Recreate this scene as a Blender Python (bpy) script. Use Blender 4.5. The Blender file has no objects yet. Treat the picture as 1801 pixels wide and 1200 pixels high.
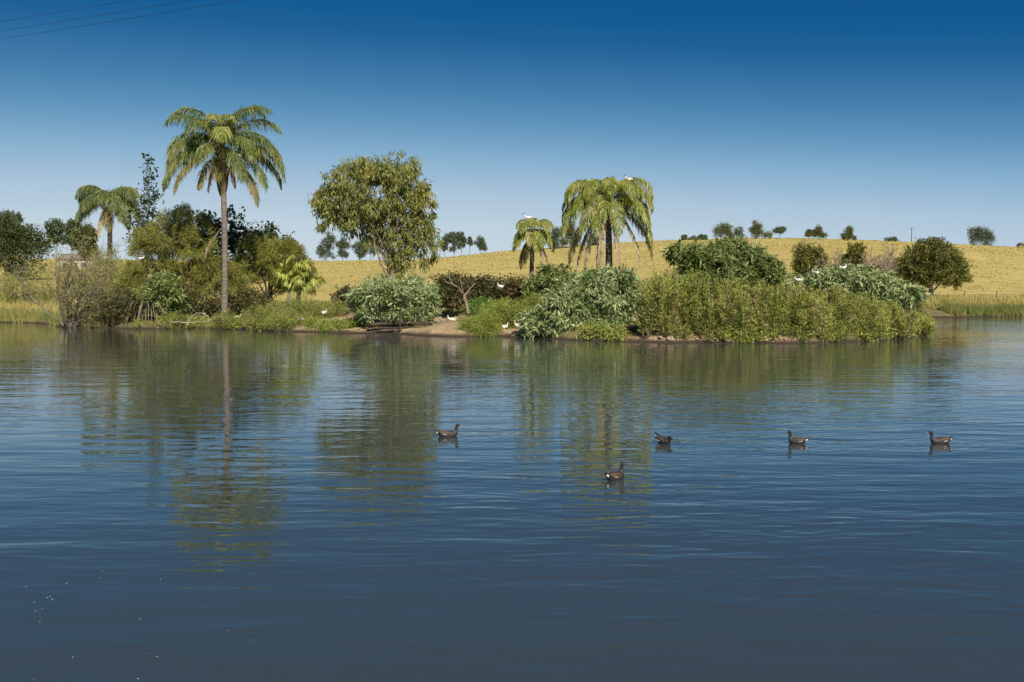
import bpy, math, random
import numpy as np
from mathutils import Vector

SC = bpy.context.scene
COL = SC.collection
R = math.radians

# ------------------------------------------------------------------ camera
FPX = 1751.0          # focal length in photograph pixels (35 mm on 36 mm)
CAM_H = 2.5
PITCH = math.atan(94.0 / FPX)
cam_d = bpy.data.cameras.new('camera')
cam = bpy.data.objects.new('camera', cam_d)
COL.objects.link(cam)
cam_d.sensor_width = 36.0
cam_d.lens = 35.0
cam_d.clip_start = 0.1
cam_d.clip_end = 12000
cam.location = (0, 0, CAM_H)
cam.rotation_euler = (math.pi / 2 - PITCH, 0, 0)
SC.camera = cam

# ------------------------------------------------------------------ sky and sun
SUN_EL = 42.0
SUN_AZ = 163.0        # compass style, 0 = +Y (where the camera looks), clockwise
world = bpy.data.worlds.new('World')
SC.world = world
world.use_nodes = True
wn = world.node_tree
for n in list(wn.nodes):
    wn.nodes.remove(n)
sky = wn.nodes.new('ShaderNodeTexSky')
sky.sky_type = 'NISHITA'
sky.sun_disc = False
sky.sun_elevation = R(SUN_EL)
sky.sun_rotation = R(SUN_AZ)
sky.altitude = 0
sky.air_density = 1.0
sky.dust_density = 0.0
sky.ozone_density = 6.0
# one tone curve over the whole sky, like the deep polarised blue of the photograph
def vmul(k):
    n = wn.nodes.new('ShaderNodeVectorMath'); n.operation = 'SCALE'; n.inputs['Scale'].default_value = k
    return n
pre, post = vmul(0.1), vmul(9.0)
sep_ = wn.nodes.new('ShaderNodeSeparateXYZ')
cv = wn.nodes.new('ShaderNodeValToRGB')
def lin(c):
    return tuple((x / 255 / 12.92 if x < 10 else ((x / 255 + 0.055) / 1.055) ** 2.4) for x in c)
stops = [(0.0, (0, 8, 40)), (.22, (10, 66, 122)), (.322, (20, 92, 147)), (.350, (34, 99, 152)), (.371, (47, 108, 160)), (.423, (71, 129, 174)), (.487, (101, 151, 190)),
         (.572, (138, 178, 208)), (.677, (171, 196, 217)), (.804, (191, 210, 223)), (1.0, (205, 218, 226))]
el_ = cv.color_ramp.elements
el_[0].position = stops[0][0]; el_[0].color = (*lin(stops[0][1]), 1)
el_[1].position = 1.0; el_[1].color = (*lin(stops[-1][1]), 1)
for p_, c_ in stops[1:-1]:
    e_ = el_.new(p_); e_.color = (*lin(c_), 1)
bg = wn.nodes.new('ShaderNodeBackground')
bg.inputs['Strength'].default_value = 0.10
wo = wn.nodes.new('ShaderNodeOutputWorld')
wn.links.new(sky.outputs[0], pre.inputs[0])
wn.links.new(pre.outputs[0], sep_.inputs[0])
wn.links.new(sep_.outputs[1], cv.inputs[0])
wn.links.new(cv.outputs[0], post.inputs[0])
wn.links.new(post.outputs[0], bg.inputs['Color'])
wn.links.new(bg.outputs[0], wo.inputs['Surface'])

sun_d = bpy.data.lights.new('sun', 'SUN')
sun_d.energy = 5.0
sun_d.angle = R(0.53)
sun_d.color = (1.0, 0.93, 0.82)
sun = bpy.data.objects.new('sun', sun_d)
COL.objects.link(sun)
sdir = Vector((math.sin(R(SUN_AZ)) * math.cos(R(SUN_EL)), math.cos(R(SUN_AZ)) * math.cos(R(SUN_EL)), math.sin(R(SUN_EL))))
sun.rotation_euler = sdir.to_track_quat('Z', 'Y').to_euler()
sun.location = (0, -20, 40)

SC.view_settings.view_transform = 'Standard'
SC.view_settings.look = 'None'
SC.view_settings.exposure = 0.15
SC.view_settings.gamma = 1.0
SC.view_settings.use_curve_mapping = False

rng = np.random.default_rng(11)
random.seed(5)

# ------------------------------------------------------------------ helpers
_c, _s = math.cos(PITCH), math.sin(PITCH)
def at(px, row, Y):
    """world point at depth Y seen at photograph pixel (px,row)"""
    dx, dz, dy = px - 900.5, -(row - 600.0), FPX
    wy = dy * _c + dz * _s
    wz = -dy * _s + dz * _c
    k = Y / wy
    return np.array([dx * k, Y, CAM_H + wz * k])

def ground_at(px, row):
    dx, dz, dy = px - 900.5, -(row - 600.0), FPX
    wy = dy * _c + dz * _s
    wz = -dy * _s + dz * _c
    k = -CAM_H / wz
    return (dx * k, wy * k)

def norm(v):
    return v / (np.linalg.norm(v, axis=-1, keepdims=True) + 1e-9)

class Mesh:
    """collects vertices and faces, builds ONE mesh"""
    def __init__(self):
        self.v, self.f, self.m, self.n = [], [], [], 0
    def add(self, v, faces, mat=0):
        v = np.asarray(v, dtype=np.float32).reshape(-1, 3)
        faces = np.asarray(faces, dtype=np.int64)
        if len(faces) == 0:
            return
        self.v.append(v)
        self.f.append(faces + self.n)
        self.m.append(np.full(len(faces), mat, dtype=np.int32))
        self.n += len(v)
    def tube(self, pts, rad, sides=5, mat=0):
        pts = np.asarray(pts, float)
        k = len(pts)
        rad = np.broadcast_to(np.asarray(rad, float), (k,))
        t = norm(np.gradient(pts, axis=0))
        ref = np.array([0.31, 0.17, 0.93]) if abs(t[0][2]) < 0.9 else np.array([1.0, 0.2, 0.05])
        a = norm(np.cross(t, ref))
        b = np.cross(t, a)
        ang = np.arange(sides) * 2 * math.pi / sides
        ring = (a[:, None, :] * np.cos(ang)[None, :, None] + b[:, None, :] * np.sin(ang)[None, :, None]) * rad[:, None, None] + pts[:, None, :]
        i = np.arange(k - 1)[:, None] * sides
        j = np.arange(sides)[None, :]
        j2 = (j + 1) % sides
        q = np.stack([i + j, i + j2, i + sides + j2, i + sides + j], -1).reshape(-1, 4)
        self.add(ring.reshape(-1, 3), q, mat)
    def build(self, name, mats, parent=None, smooth=False):
        me = bpy.data.meshes.new(name)
        if self.v:
            V = np.concatenate(self.v)
            sizes = np.concatenate([np.full(len(f), f.shape[1]) for f in self.f])
            idx = np.concatenate([f.ravel() for f in self.f])
            me.vertices.add(len(V))
            me.vertices.foreach_set('co', V.ravel())
            me.loops.add(len(idx))
            me.loops.foreach_set('vertex_index', idx.astype(np.int32))
            me.polygons.add(len(sizes))
            st = np.concatenate([[0], np.cumsum(sizes)[:-1]]).astype(np.int32)
            me.polygons.foreach_set('loop_start', st)
            me.polygons.foreach_set('loop_total', sizes.astype(np.int32))
            me.polygons.foreach_set('material_index', np.concatenate(self.m))
            if smooth:
                me.polygons.foreach_set('use_smooth', np.ones(len(sizes), dtype=bool))
            me.update(calc_edges=True)
        for mt in (mats if isinstance(mats, (list, tuple)) else [mats]):
            me.materials.append(mt)
        o = bpy.data.objects.new(name, me)
        COL.objects.link(o)
        if parent is not None:
            o.parent = parent
        return o

def tag(o, label=None, cat=None, group=None, kind=None):
    if label: o['label'] = label
    if cat: o['category'] = cat
    if group: o['group'] = group
    if kind: o['kind'] = kind
    return o

def empty(name, loc, label, cat, group=None, rz=0.0):
    o = bpy.data.objects.new(name, None)
    o.empty_display_size = 0.2
    COL.objects.link(o)
    o.location = tuple(float(a) for a in loc)
    o.rotation_euler = (0, 0, rz)
    return tag(o, label, cat, group)

def dup_tree(o, parent=None):
    c = o.copy()
    COL.objects.link(c)
    c.parent = parent
    for ch in list(o.children):
        dup_tree(ch, c)
    return c

# cheap smooth 2-D value noise
_tab = np.random.default_rng(3).random((256, 256))
def vnoise(x, y, s=1.0, off=0.0):
    x = np.asarray(x, float) / s + 100.5 + off
    y = np.asarray(y, float) / s + 57.3 + off * 1.7
    xi, yi = np.floor(x).astype(int), np.floor(y).astype(int)
    fx, fy = x - xi, y - yi
    fx, fy = fx * fx * (3 - 2 * fx), fy * fy * (3 - 2 * fy)
    g = lambda a, b: _tab[a % 256, b % 256]
    return ((g(xi, yi) * (1 - fx) + g(xi + 1, yi) * fx) * (1 - fy) + (g(xi, yi + 1) * (1 - fx) + g(xi + 1, yi + 1) * fx) * fy) * 2 - 1

def sstep(x, a, b):
    t = np.clip((x - a) / (b - a), 0, 1)
    return t * t * (3 - 2 * t)

# ------------------------------------------------------------------ materials
def new_mat(name):
    m = bpy.data.materials.new(name)
    m.use_nodes = True
    nt = m.node_tree
    for n in list(nt.nodes):
        nt.nodes.remove(n)
    out = nt.nodes.new('ShaderNodeOutputMaterial')
    return m, nt, out

def leaf_mat(name, a, b, c=None, rough=0.55, trans=0.3, patch=0.7, spec=0.35, k=(1.14, 1.19, 0.95)):
    """leaf colour: a..b varies leaf by leaf, c in patches of new or old growth"""
    a, b = [tuple(min(x * y, 0.62) for x, y in zip(q, k)) for q in (a, b)]
    c = tuple(min(x * y, 0.62) for x, y in zip(c, k)) if c else None
    m, nt, out = new_mat(name)
    N, L = nt.nodes.new, nt.links.new
    geo = N('ShaderNodeNewGeometry')
    mix = N('ShaderNodeMix'); mix.data_type = 'RGBA'
    mix.inputs[6].default_value = (*a, 1); mix.inputs[7].default_value = (*b, 1)
    L(geo.outputs['Random Per Island'], mix.inputs[0])
    src = mix.outputs[2]
    if c:
        no = N('ShaderNodeTexNoise'); no.inputs['Scale'].default_value = patch; no.inputs['Detail'].default_value = 3
        L(geo.outputs['Position'], no.inputs['Vector'])
        mr = N('ShaderNodeMapRange'); mr.inputs[1].default_value = 0.48; mr.inputs[2].default_value = 0.66
        L(no.outputs[0], mr.inputs[0])
        m2 = N('ShaderNodeMix'); m2.data_type = 'RGBA'
        m2.inputs[7].default_value = (*c, 1)
        L(mr.outputs[0], m2.inputs[0]); L(src, m2.inputs[6])
        src = m2.outputs[2]
    bs = N('ShaderNodeBsdfPrincipled')
    bs.inputs['Roughness'].default_value = rough
    bs.inputs['Specular IOR Level'].default_value = spec
    L(src, bs.inputs['Base Color'])
    if trans > 0:
        tr = N('ShaderNodeBsdfTranslucent')
        br = N('ShaderNodeMix'); br.data_type = 'RGBA'; br.blend_type = 'MULTIPLY'
        br.inputs[0].default_value = 1.0
        br.inputs[7].default_value = (1.0, 1.0, 0.5, 1)
        L(src, br.inputs[6]); L(br.outputs[2], tr.inputs['Color'])
        ms = N('ShaderNodeMixShader'); ms.inputs[0].default_value = trans
        L(bs.outputs[0], ms.inputs[1]); L(tr.outputs[0], ms.inputs[2])
        L(ms.outputs[0], out.inputs[0])
    else:
        L(bs.outputs[0], out.inputs[0])
    return m

def rough_mat(name, a, b, scale=6.0, rough=0.85, bump=0.3, stretch=(1, 1, 1), bdist=0.03):
    m, nt, out = new_mat(name)
    N, L = nt.nodes.new, nt.links.new
    tc = N('ShaderNodeTexCoord')
    mp = N('ShaderNodeMapping'); mp.inputs['Scale'].default_value = stretch
    L(tc.outputs['Object'], mp.inputs[0])
    no = N('ShaderNodeTexNoise'); no.inputs['Scale'].default_value = scale; no.inputs['Detail'].default_value = 6; no.inputs['Roughness'].default_value = 0.65
    L(mp.outputs[0], no.inputs['Vector'])
    mr = N('ShaderNodeMapRange'); mr.inputs[1].default_value = 0.35; mr.inputs[2].default_value = 0.65
    L(no.outputs[0], mr.inputs[0])
    mix = N('ShaderNodeMix'); mix.data_type = 'RGBA'
    mix.inputs[6].default_value = (*a, 1); mix.inputs[7].default_value = (*b, 1)
    L(mr.outputs[0], mix.inputs[0])
    bs = N('ShaderNodeBsdfPrincipled'); bs.inputs['Roughness'].default_value = rough
    bs.inputs['Specular IOR Level'].default_value = 0.3
    L(mix.outputs[2], bs.inputs['Base Color'])
    bp = N('ShaderNodeBump'); bp.inputs['Strength'].default_value = bump; bp.inputs['Distance'].default_value = bdist
    L(no.outputs[0], bp.inputs['Height']); L(bp.outputs[0], bs.inputs['Normal'])
    L(bs.outputs[0], out.inputs[0])
    return m

M = {}
M['palm'] = leaf_mat('palm_green', (0.075, 0.115, 0.040), (0.19, 0.22, 0.075), (0.24, 0.23, 0.07), patch=0.8, trans=0.32, spec=0.5, rough=0.42)
M['palm_bright'] = leaf_mat('palm_yellow_green', (0.16, 0.20, 0.040), (0.36, 0.37, 0.09), (0.40, 0.34, 0.12), patch=1.0, trans=0.35, spec=0.5, rough=0.42)
M['palm_old'] = leaf_mat('palm_ageing', (0.26, 0.22, 0.06), (0.36, 0.26, 0.10), (0.15, 0.16, 0.05), patch=1.6, trans=0.3, k=(1, 1.04, 1))
M['palm_dead'] = leaf_mat('palm_dead', (0.40, 0.31, 0.19), (0.58, 0.47, 0.30), (0.30, 0.21, 0.13), patch=1.2, trans=0.15, k=(1, 1.04, 1))
M['rachis'] = rough_mat('palm_rachis', (0.20, 0.19, 0.06), (0.13, 0.12, 0.05), 5)
M['rachis_dead'] = rough_mat('palm_rachis_dead', (0.36, 0.26, 0.17), (0.24, 0.16, 0.10), 5)
M['palm_trunk'] = rough_mat('palm_trunk', (0.26, 0.21, 0.17), (0.14, 0.11, 0.09), 2.6, stretch=(0.6, 0.6, 4.0), bump=0.6, bdist=0.05)
M['grey_trunk'] = rough_mat('grey_trunk', (0.24, 0.22, 0.18), (0.13, 0.12, 0.10), 5.0, stretch=(1, 1, 0.3), bump=0.6)
M['dark_bark'] = rough_mat('dark_bark', (0.075, 0.055, 0.040), (0.040, 0.030, 0.024), 6.0, stretch=(1, 1, 0.3), bump=0.6)
M['pale_bark'] = rough_mat('pale_bark', (0.46, 0.39, 0.29), (0.30, 0.25, 0.18), 5.0, stretch=(1, 1, 0.4), bump=0.5)
M['gum_bark'] = rough_mat('gum_bark', (0.36, 0.29, 0.20), (0.18, 0.13, 0.09), 5.0, stretch=(1, 1, 0.4), bump=0.5)
M['twig'] = rough_mat('twig_bark', (0.24, 0.20, 0.145), (0.14, 0.115, 0.08), 8.0, bump=0.3)
M['gum'] = leaf_mat('gum_leaf', (0.12, 0.14, 0.040), (0.30, 0.29, 0.10), (0.34, 0.30, 0.09), patch=0.55, spec=0.5, rough=0.45)
M['casuarina'] = leaf_mat('casuarina_needles', (0.145, 0.145, 0.036), (0.30, 0.275, 0.075), (0.27, 0.27, 0.07), patch=0.5, trans=0.25)
M['broad_dark'] = leaf_mat('dark_broad_leaf', (0.028, 0.050, 0.028), (0.065, 0.090, 0.040), None, spec=0.5, rough=0.4, trans=0.15)
M['dark_olive'] = leaf_mat('dark_olive_leaf', (0.075, 0.088, 0.025), (0.18, 0.18, 0.050), (0.25, 0.21, 0.06), patch=0.6)
M['silver'] = leaf_mat('silver_green_leaf', (0.22, 0.27, 0.11), (0.52, 0.54, 0.28), (0.15, 0.21, 0.06), patch=1.0, trans=0.15, spec=0.3, k=(1, 1.04, 1))
M['mid_green'] = leaf_mat('mid_green_leaf', (0.11, 0.14, 0.050), (0.30, 0.33, 0.14), (0.11, 0.15, 0.045), patch=0.8, trans=0.2, spec=0.3)
M['weed'] = leaf_mat('olive_weed_leaf', (0.24, 0.25, 0.065), (0.46, 0.45, 0.15), (0.44, 0.40, 0.14), patch=0.55)
M['weed_green'] = leaf_mat('green_weed_leaf', (0.18, 0.22, 0.050), (0.38, 0.40, 0.11), (0.34, 0.31, 0.11), patch=0.5)
M['straw'] = leaf_mat('straw_stalk', (0.36, 0.28, 0.13), (0.52, 0.42, 0.22), k=(1, 1, 1))
M['deep_weed'] = leaf_mat('deep_green_weed', (0.07, 0.09, 0.03), (0.15, 0.17, 0.05))
M['bright'] = leaf_mat('bright_green_leaf', (0.10, 0.17, 0.035), (0.18, 0.27, 0.06))
M['fan'] = leaf_mat('fan_palm_leaf', (0.34, 0.36, 0.06), (0.58, 0.56, 0.15), (0.22, 0.26, 0.05), patch=1.4, spec=0.5, rough=0.4, trans=0.35, k=(1, 1.04, 1))
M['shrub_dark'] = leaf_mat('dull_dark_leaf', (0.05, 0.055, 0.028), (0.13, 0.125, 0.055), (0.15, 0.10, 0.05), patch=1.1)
M['grey_olive'] = leaf_mat('grey_olive_leaf', (0.26, 0.245, 0.10), (0.46, 0.42, 0.19), (0.34, 0.31, 0.11), patch=0.8)
M['hill_leaf'] = leaf_mat('hill_tree_leaf', (0.08, 0.10, 0.045), (0.18, 0.19, 0.085), (0.17, 0.165, 0.06), patch=0.2)
M['hill_dark'] = leaf_mat('dark_far_leaf', (0.045, 0.062, 0.026), (0.10, 0.12, 0.045))
M['hill_leaf_haze'] = leaf_mat('hazy_gum_leaf', (0.085, 0.11, 0.09), (0.16, 0.19, 0.14))  # distance haze mixed into the leaf colour, paler and bluer
M['dead_twig'] = rough_mat('dead_twig', (0.40, 0.31, 0.22), (0.27, 0.21, 0.15), 8.0, bump=0.2)
M['dry_grass'] = leaf_mat('dry_grass_blade', (0.48, 0.385, 0.13), (0.60, 0.49, 0.19), (0.42, 0.35, 0.11), patch=0.06, trans=0.25, k=(1, 1.04, 1))
M['bank_grass'] = leaf_mat('bank_grass_blade', (0.14, 0.155, 0.045), (0.33, 0.29, 0.10), (0.30, 0.22, 0.10), patch=0.35, trans=0.25)
M['reed'] = leaf_mat('reed_blade', (0.11, 0.15, 0.045), (0.27, 0.27, 0.09), (0.32, 0.25, 0.11), patch=0.25, trans=0.25)
M['stone'] = rough_mat('shore_stone', (0.46, 0.34, 0.23), (0.30, 0.22, 0.15), 9.0, bump=0.6)
M['stone_pale'] = rough_mat('pale_stone', (0.52, 0.44, 0.35), (0.38, 0.31, 0.24), 9.0, bump=0.6)
def flat(name, c, rough=0.6, c2=None, sc=14):
    return rough_mat(name, c, c2 or tuple(x * 0.72 for x in c), sc, rough, 0.15, bdist=0.01)
M['white_feather'] = flat('white_feather', (0.80, 0.78, 0.74), c2=(0.70, 0.67, 0.62))
M['black_skin'] = flat('black_skin', (0.025, 0.022, 0.022), 0.4)
M['moor_body'] = flat('slate_feather', (0.050, 0.046, 0.044), 0.55)
M['moor_head'] = flat('dark_head_feather', (0.028, 0.030, 0.032), 0.5)
M['moor_wing'] = flat('brown_wing_feather', (0.105, 0.068, 0.042), 0.6, sc=30)
M['beak_red'] = flat('red_beak', (0.55, 0.07, 0.03), 0.35)
M['beak_yellow'] = flat('yellow_beak_tip', (0.7, 0.5, 0.08), 0.35)
M['wood'] = flat('weathered_wood', (0.17, 0.14, 0.11), 0.85)
M['wire'] = flat('dark_wire', (0.03, 0.03, 0.035), 0.5)
M['house_wall'] = flat('painted_wall', (0.50, 0.43, 0.36), 0.8, (0.44, 0.38, 0.32))
M['house_roof'] = flat('metal_roof', (0.26, 0.22, 0.20), 0.5)
M['glass'] = flat('window_glass', (0.04, 0.05, 0.06), 0.1)

# ------------------------------------------------------------------ the pond outline (world XY) and terrain
shore_px = [(-900, 560), (-400, 562), (-120, 565), (0, 567), (60, 568.5), (95, 570), (112, 575), (150, 577), (190, 577), (240, 579), (290, 578),
            (340, 577), (400, 579), (440, 581), (500, 583), (560, 584), (610, 586), (650, 587), (700, 587), (745, 590), (780, 592), (830, 592), (870, 590),
            (905, 594), (940, 593), (1000, 598), (1040, 599), (1080, 601), (1130, 601), (1180, 603), (1230, 602), (1280, 604), (1330, 603), (1380, 604), (1430, 603),
            (1480, 601), (1530, 600), (1570, 597), (1605, 592), (1628, 584), (1635, 577), (1615, 568), (1597, 561), (1625, 559), (1660, 558.5), (1700, 558), (1760, 557), (1801, 557), (2000, 556), (2400, 555), (3200, 555)]
SH = np.array([ground_at(*p) for p in shore_px])
LAKE = np.vstack([SH, [[240, 60], [240, -20], [60, 0.5], [20, 2.0], [0, 2.2], [-20, 1.8], [-60, 0.5], [-240, -20], [-240, 60]]])

def lake_sd(x, y):
    """signed distance to the pond edge, positive on land"""
    x = np.asarray(x, float).ravel(); y = np.asarray(y, float).ravel()
    A = LAKE; B = np.roll(LAKE, -1, axis=0)
    best = np.full(x.shape, 1e18); inside = np.zeros(x.shape, bool)
    for (ax, ay), (bx, by) in zip(A, B):
        ex, ey = bx - ax, by - ay
        t = np.clip(((x - ax) * ex + (y - ay) * ey) / (ex * ex + ey * ey), 0, 1)
        d = (x - ax - t * ex) ** 2 + (y - ay - t * ey) ** 2
        best = np.minimum(best, d)
        cond = (ay > y) != (by > y)
        xi = ax + (y - ay) * ex / (ey if abs(ey) > 1e-12 else 1e-12)
        inside ^= cond & (x < xi)
    d = np.sqrt(best)
    return np.where(inside, -d, d)

RIDGE_Y = 420.0
r_px = np.array([-3000, -600, 0, 300, 560, 700, 800, 900, 1000, 1100, 1200, 1300, 1400, 1500, 1600, 1700, 1801, 2100, 2700, 5000])
r_row = np.array([470, 462, 456, 459, 460, 459, 453, 441, 434, 427, 422, 420, 420, 424, 430, 438, 444, 456, 468, 480])
r_x = (r_px - 900.5) / FPX * RIDGE_Y
r_z = CAM_H + (506 - r_row) / FPX * RIDGE_Y

def height(x, y):
    x = np.asarray(x, float).ravel(); y = np.asarray(y, float).ravel()
    d = lake_sd(x, y)
    dj = d + 0.22 * vnoise(x, y, 0.9) + 0.12 * vnoise(x, y, 0.35, 4)
    z = -0.35 + 0.35 * sstep(dj, -1.6, -0.25) + 0.30 * sstep(dj, -0.22, 0.30) + 0.22 * sstep(dj, 0.2, 2.2) + 0.48 * sstep(dj, 1.2, 7.0)
    z += sstep(dj, 0.1, 1.5) * (0.10 * vnoise(x, y, 2.1, 9) + 0.05 * vnoise(x, y, 0.7, 5))
    z = np.where(d < -2.0, -0.35 - 0.6 * sstep(-d, 2, 10), z)
    front = np.clip((y - 100) / (RIDGE_Y - 100), 0, 1)
    rz = np.interp(x, r_x, r_z) - 0.9
    hill = rz * (0.85 * front + 0.15 * front ** 2 * (3 - 2 * front))
    back = sstep(y, RIDGE_Y, RIDGE_Y + 500)
    hill = hill * (1 - 0.9 * back)
    hill += sstep(y, 110, 180) * (1 - back) * (0.30 * vnoise(x, y, 23, 2) + 0.16 * vnoise(x, y, 8, 7))
    return z + hill * (y > 95)

def land_at(px, row):
    """where the view ray of a photograph pixel meets the terrain"""
    Ys = np.arange(44.0, 130.0, 0.05)
    P = at(px, row, 1.0)
    k = (P - np.array([0, 0, CAM_H]))
    X = k[0] * Ys; Z = CAM_H + k[2] * Ys
    hit = np.nonzero(np.maximum(height(X, Ys), 0.0) >= Z)[0]
    i = hit[0] if len(hit) else -1
    return float(X[i]), float(Ys[i])

def gz(x, y):
    return float(height([x], [y])[0])

def axis(segs):
    out = []
    for a, b, s in segs:
        out.extend(np.arange(a, b, s))
    out.append(segs[-1][1])
    return np.array(out)
gx = axis([(-6000, -600, 600), (-600, -150, 25), (-150, -60, 5), (-60, -38, 1.2), (-38, 34, 0.3), (34, 60, 1.2), (60, 150, 5), (150, 600, 25), (600, 6000, 600)])
gy = axis([(-3000, -100, 400), (-100, -5, 8), (-5, 8, 0.6), (8, 40, 3), (40, 70, 0.3), (70, 92, 0.5), (92, 130, 1.5), (130, 440, 5), (440, 900, 40), (900, 8000, 500)])
XX, YY = np.meshgrid(gx, gy)
ZZ = height(XX, YY).reshape(XX.shape)
tm = Mesh()
nx_, ny_ = len(gx), len(gy)
ii = np.arange(ny_ - 1)[:, None] * nx_
jj = np.arange(nx_ - 1)[None, :]
q = np.stack([ii + jj, ii + jj + 1, ii + nx_ + jj + 1, ii + nx_ + jj], -1).reshape(-1, 4)
tm.add(np.stack([XX, YY, ZZ], -1), q)

def terrain_material():
    m, nt, out = new_mat('ground_earth_and_grass')
    N, L = nt.nodes.new, nt.links.new
    geo = N('ShaderNodeNewGeometry')
    sep = N('ShaderNodeSeparateXYZ'); L(geo.outputs['Position'], sep.inputs[0])
    def noise(scale, detail=5, rough=0.6, stretch=None):
        n = N('ShaderNodeTexNoise'); n.inputs['Scale'].default_value = scale; n.inputs['Detail'].default_value = detail; n.inputs['Roughness'].default_value = rough
        if stretch:
            mp = N('ShaderNodeMapping'); mp.inputs['Scale'].default_value = stretch
            L(geo.outputs['Position'], mp.inputs[0]); L(mp.outputs[0], n.inputs['Vector'])
        else:
            L(geo.outputs['Position'], n.inputs['Vector'])
        return n
    def rng_(src, a, b):
        r = N('ShaderNodeMapRange'); r.inputs[1].default_value = a; r.inputs[2].default_value = b; L(src, r.inputs[0]); return r.outputs[0]
    def mix(f, a, b):
        x = N('ShaderNodeMix'); x.data_type = 'RGBA'
        L(f, x.inputs[0])
        for s, k in ((a, 6), (b, 7)):
            if isinstance(s, tuple): x.inputs[k].default_value = (*s, 1)
            else: L(s, x.inputs[k])
        return x.outputs[2]
    att = N('ShaderNodeAttribute'); att.attribute_name = 'zone'; att.attribute_type = 'GEOMETRY'
    sc = N('ShaderNodeSeparateColor'); L(att.outputs['Color'], sc.inputs[0])
    n1 = noise(0.05, 6, 0.62, (1, 0.35, 1)); n2 = noise(0.9, 6); n3 = noise(5.0, 4); n4 = noise(0.35, 4, 0.6, (1, 0.5, 1))
    field = mix(rng_(n1.outputs[0], 0.38, 0.62), (0.53, 0.42, 0.15), (0.45, 0.36, 0.12))
    field = mix(rng_(n4.outputs[0], 0.48, 0.66), field, (0.39, 0.315, 0.095))
    field = mix(rng_(n2.outputs[0], 0.55, 0.75), field, (0.57, 0.45, 0.16))
    turf = mix(rng_(n2.outputs[0], 0.4, 0.6), (0.12, 0.12, 0.045), (0.24, 0.19, 0.085))
    earth = mix(rng_(n3.outputs[0], 0.35, 0.65), (0.47, 0.35, 0.21), (0.36, 0.26, 0.15))
    earth = mix(rng_(n2.outputs[0], 0.5, 0.62), earth, (0.24, 0.155, 0.095))
    land = mix(sc.outputs[1], turf, earth)
    land = mix(sc.outputs[0], land, field)
    wet_shade = N('ShaderNodeMapRange'); wet_shade.inputs[1].default_value = 0.05; wet_shade.inputs[2].default_value = 0.20; L(sep.outputs[2], wet_shade.inputs[0])  # wet rim at the waterline, darkened further to paint in the undercut's shade
    land = mix(wet_shade.outputs[0], (0.055, 0.040, 0.028), land)
    bs = N('ShaderNodeBsdfPrincipled'); bs.inputs['Roughness'].default_value = 0.92; bs.inputs['Specular IOR Level'].default_value = 0.2
    L(land, bs.inputs['Base Color'])
    bp = N('ShaderNodeBump'); bp.inputs['Strength'].default_value = 0.7; bp.inputs['Distance'].default_value = 0.12
    L(n3.outputs[0], bp.inputs['Height']); L(bp.outputs[0], bs.inputs['Normal'])
    L(bs.outputs[0], out.inputs[0])
    return m

terrain = tag(tm.build('ground', terrain_material(), smooth=True), kind='structure')
fx, fy = XX.ravel(), YY.ravel()
dd = lake_sd(fx, fy)
fieldf = np.clip(sstep(fy, 84, 100) + sstep(-fx, 24, 34) * sstep(fy, 66, 74) * 0.55, 0, 1)
bare = np.zeros_like(fx)
for (px, row, r) in [(620, 564, 2.2), (690, 566, 2.4), (650, 560, 2.0), (790, 575, 2.2), (765, 565, 2.2), (900, 582, 1.7), (1200, 595, 1.5), (1160, 596, 1.2), (1255, 596, 1.5), (1380, 597, 1.5), (1320, 598, 1.2), (560, 574, 1.4)]:
    cx, cy = land_at(px, row)
    bare = np.maximum(bare, sstep(r * 1.3 - np.hypot(fx - cx, (fy - cy) * 0.7), 0, r * 0.5))
bare = np.clip(bare + 0.45 * vnoise(fx, fy, 1.2, 3) * (bare > 0.05), 0, 1)
ca = terrain.data.color_attributes.new('zone', 'FLOAT_COLOR', 'POINT')
ca.data.foreach_set('color', np.stack([fieldf, bare, np.zeros_like(fx), np.ones_like(fx)], -1).astype(np.float32).ravel())

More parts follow.
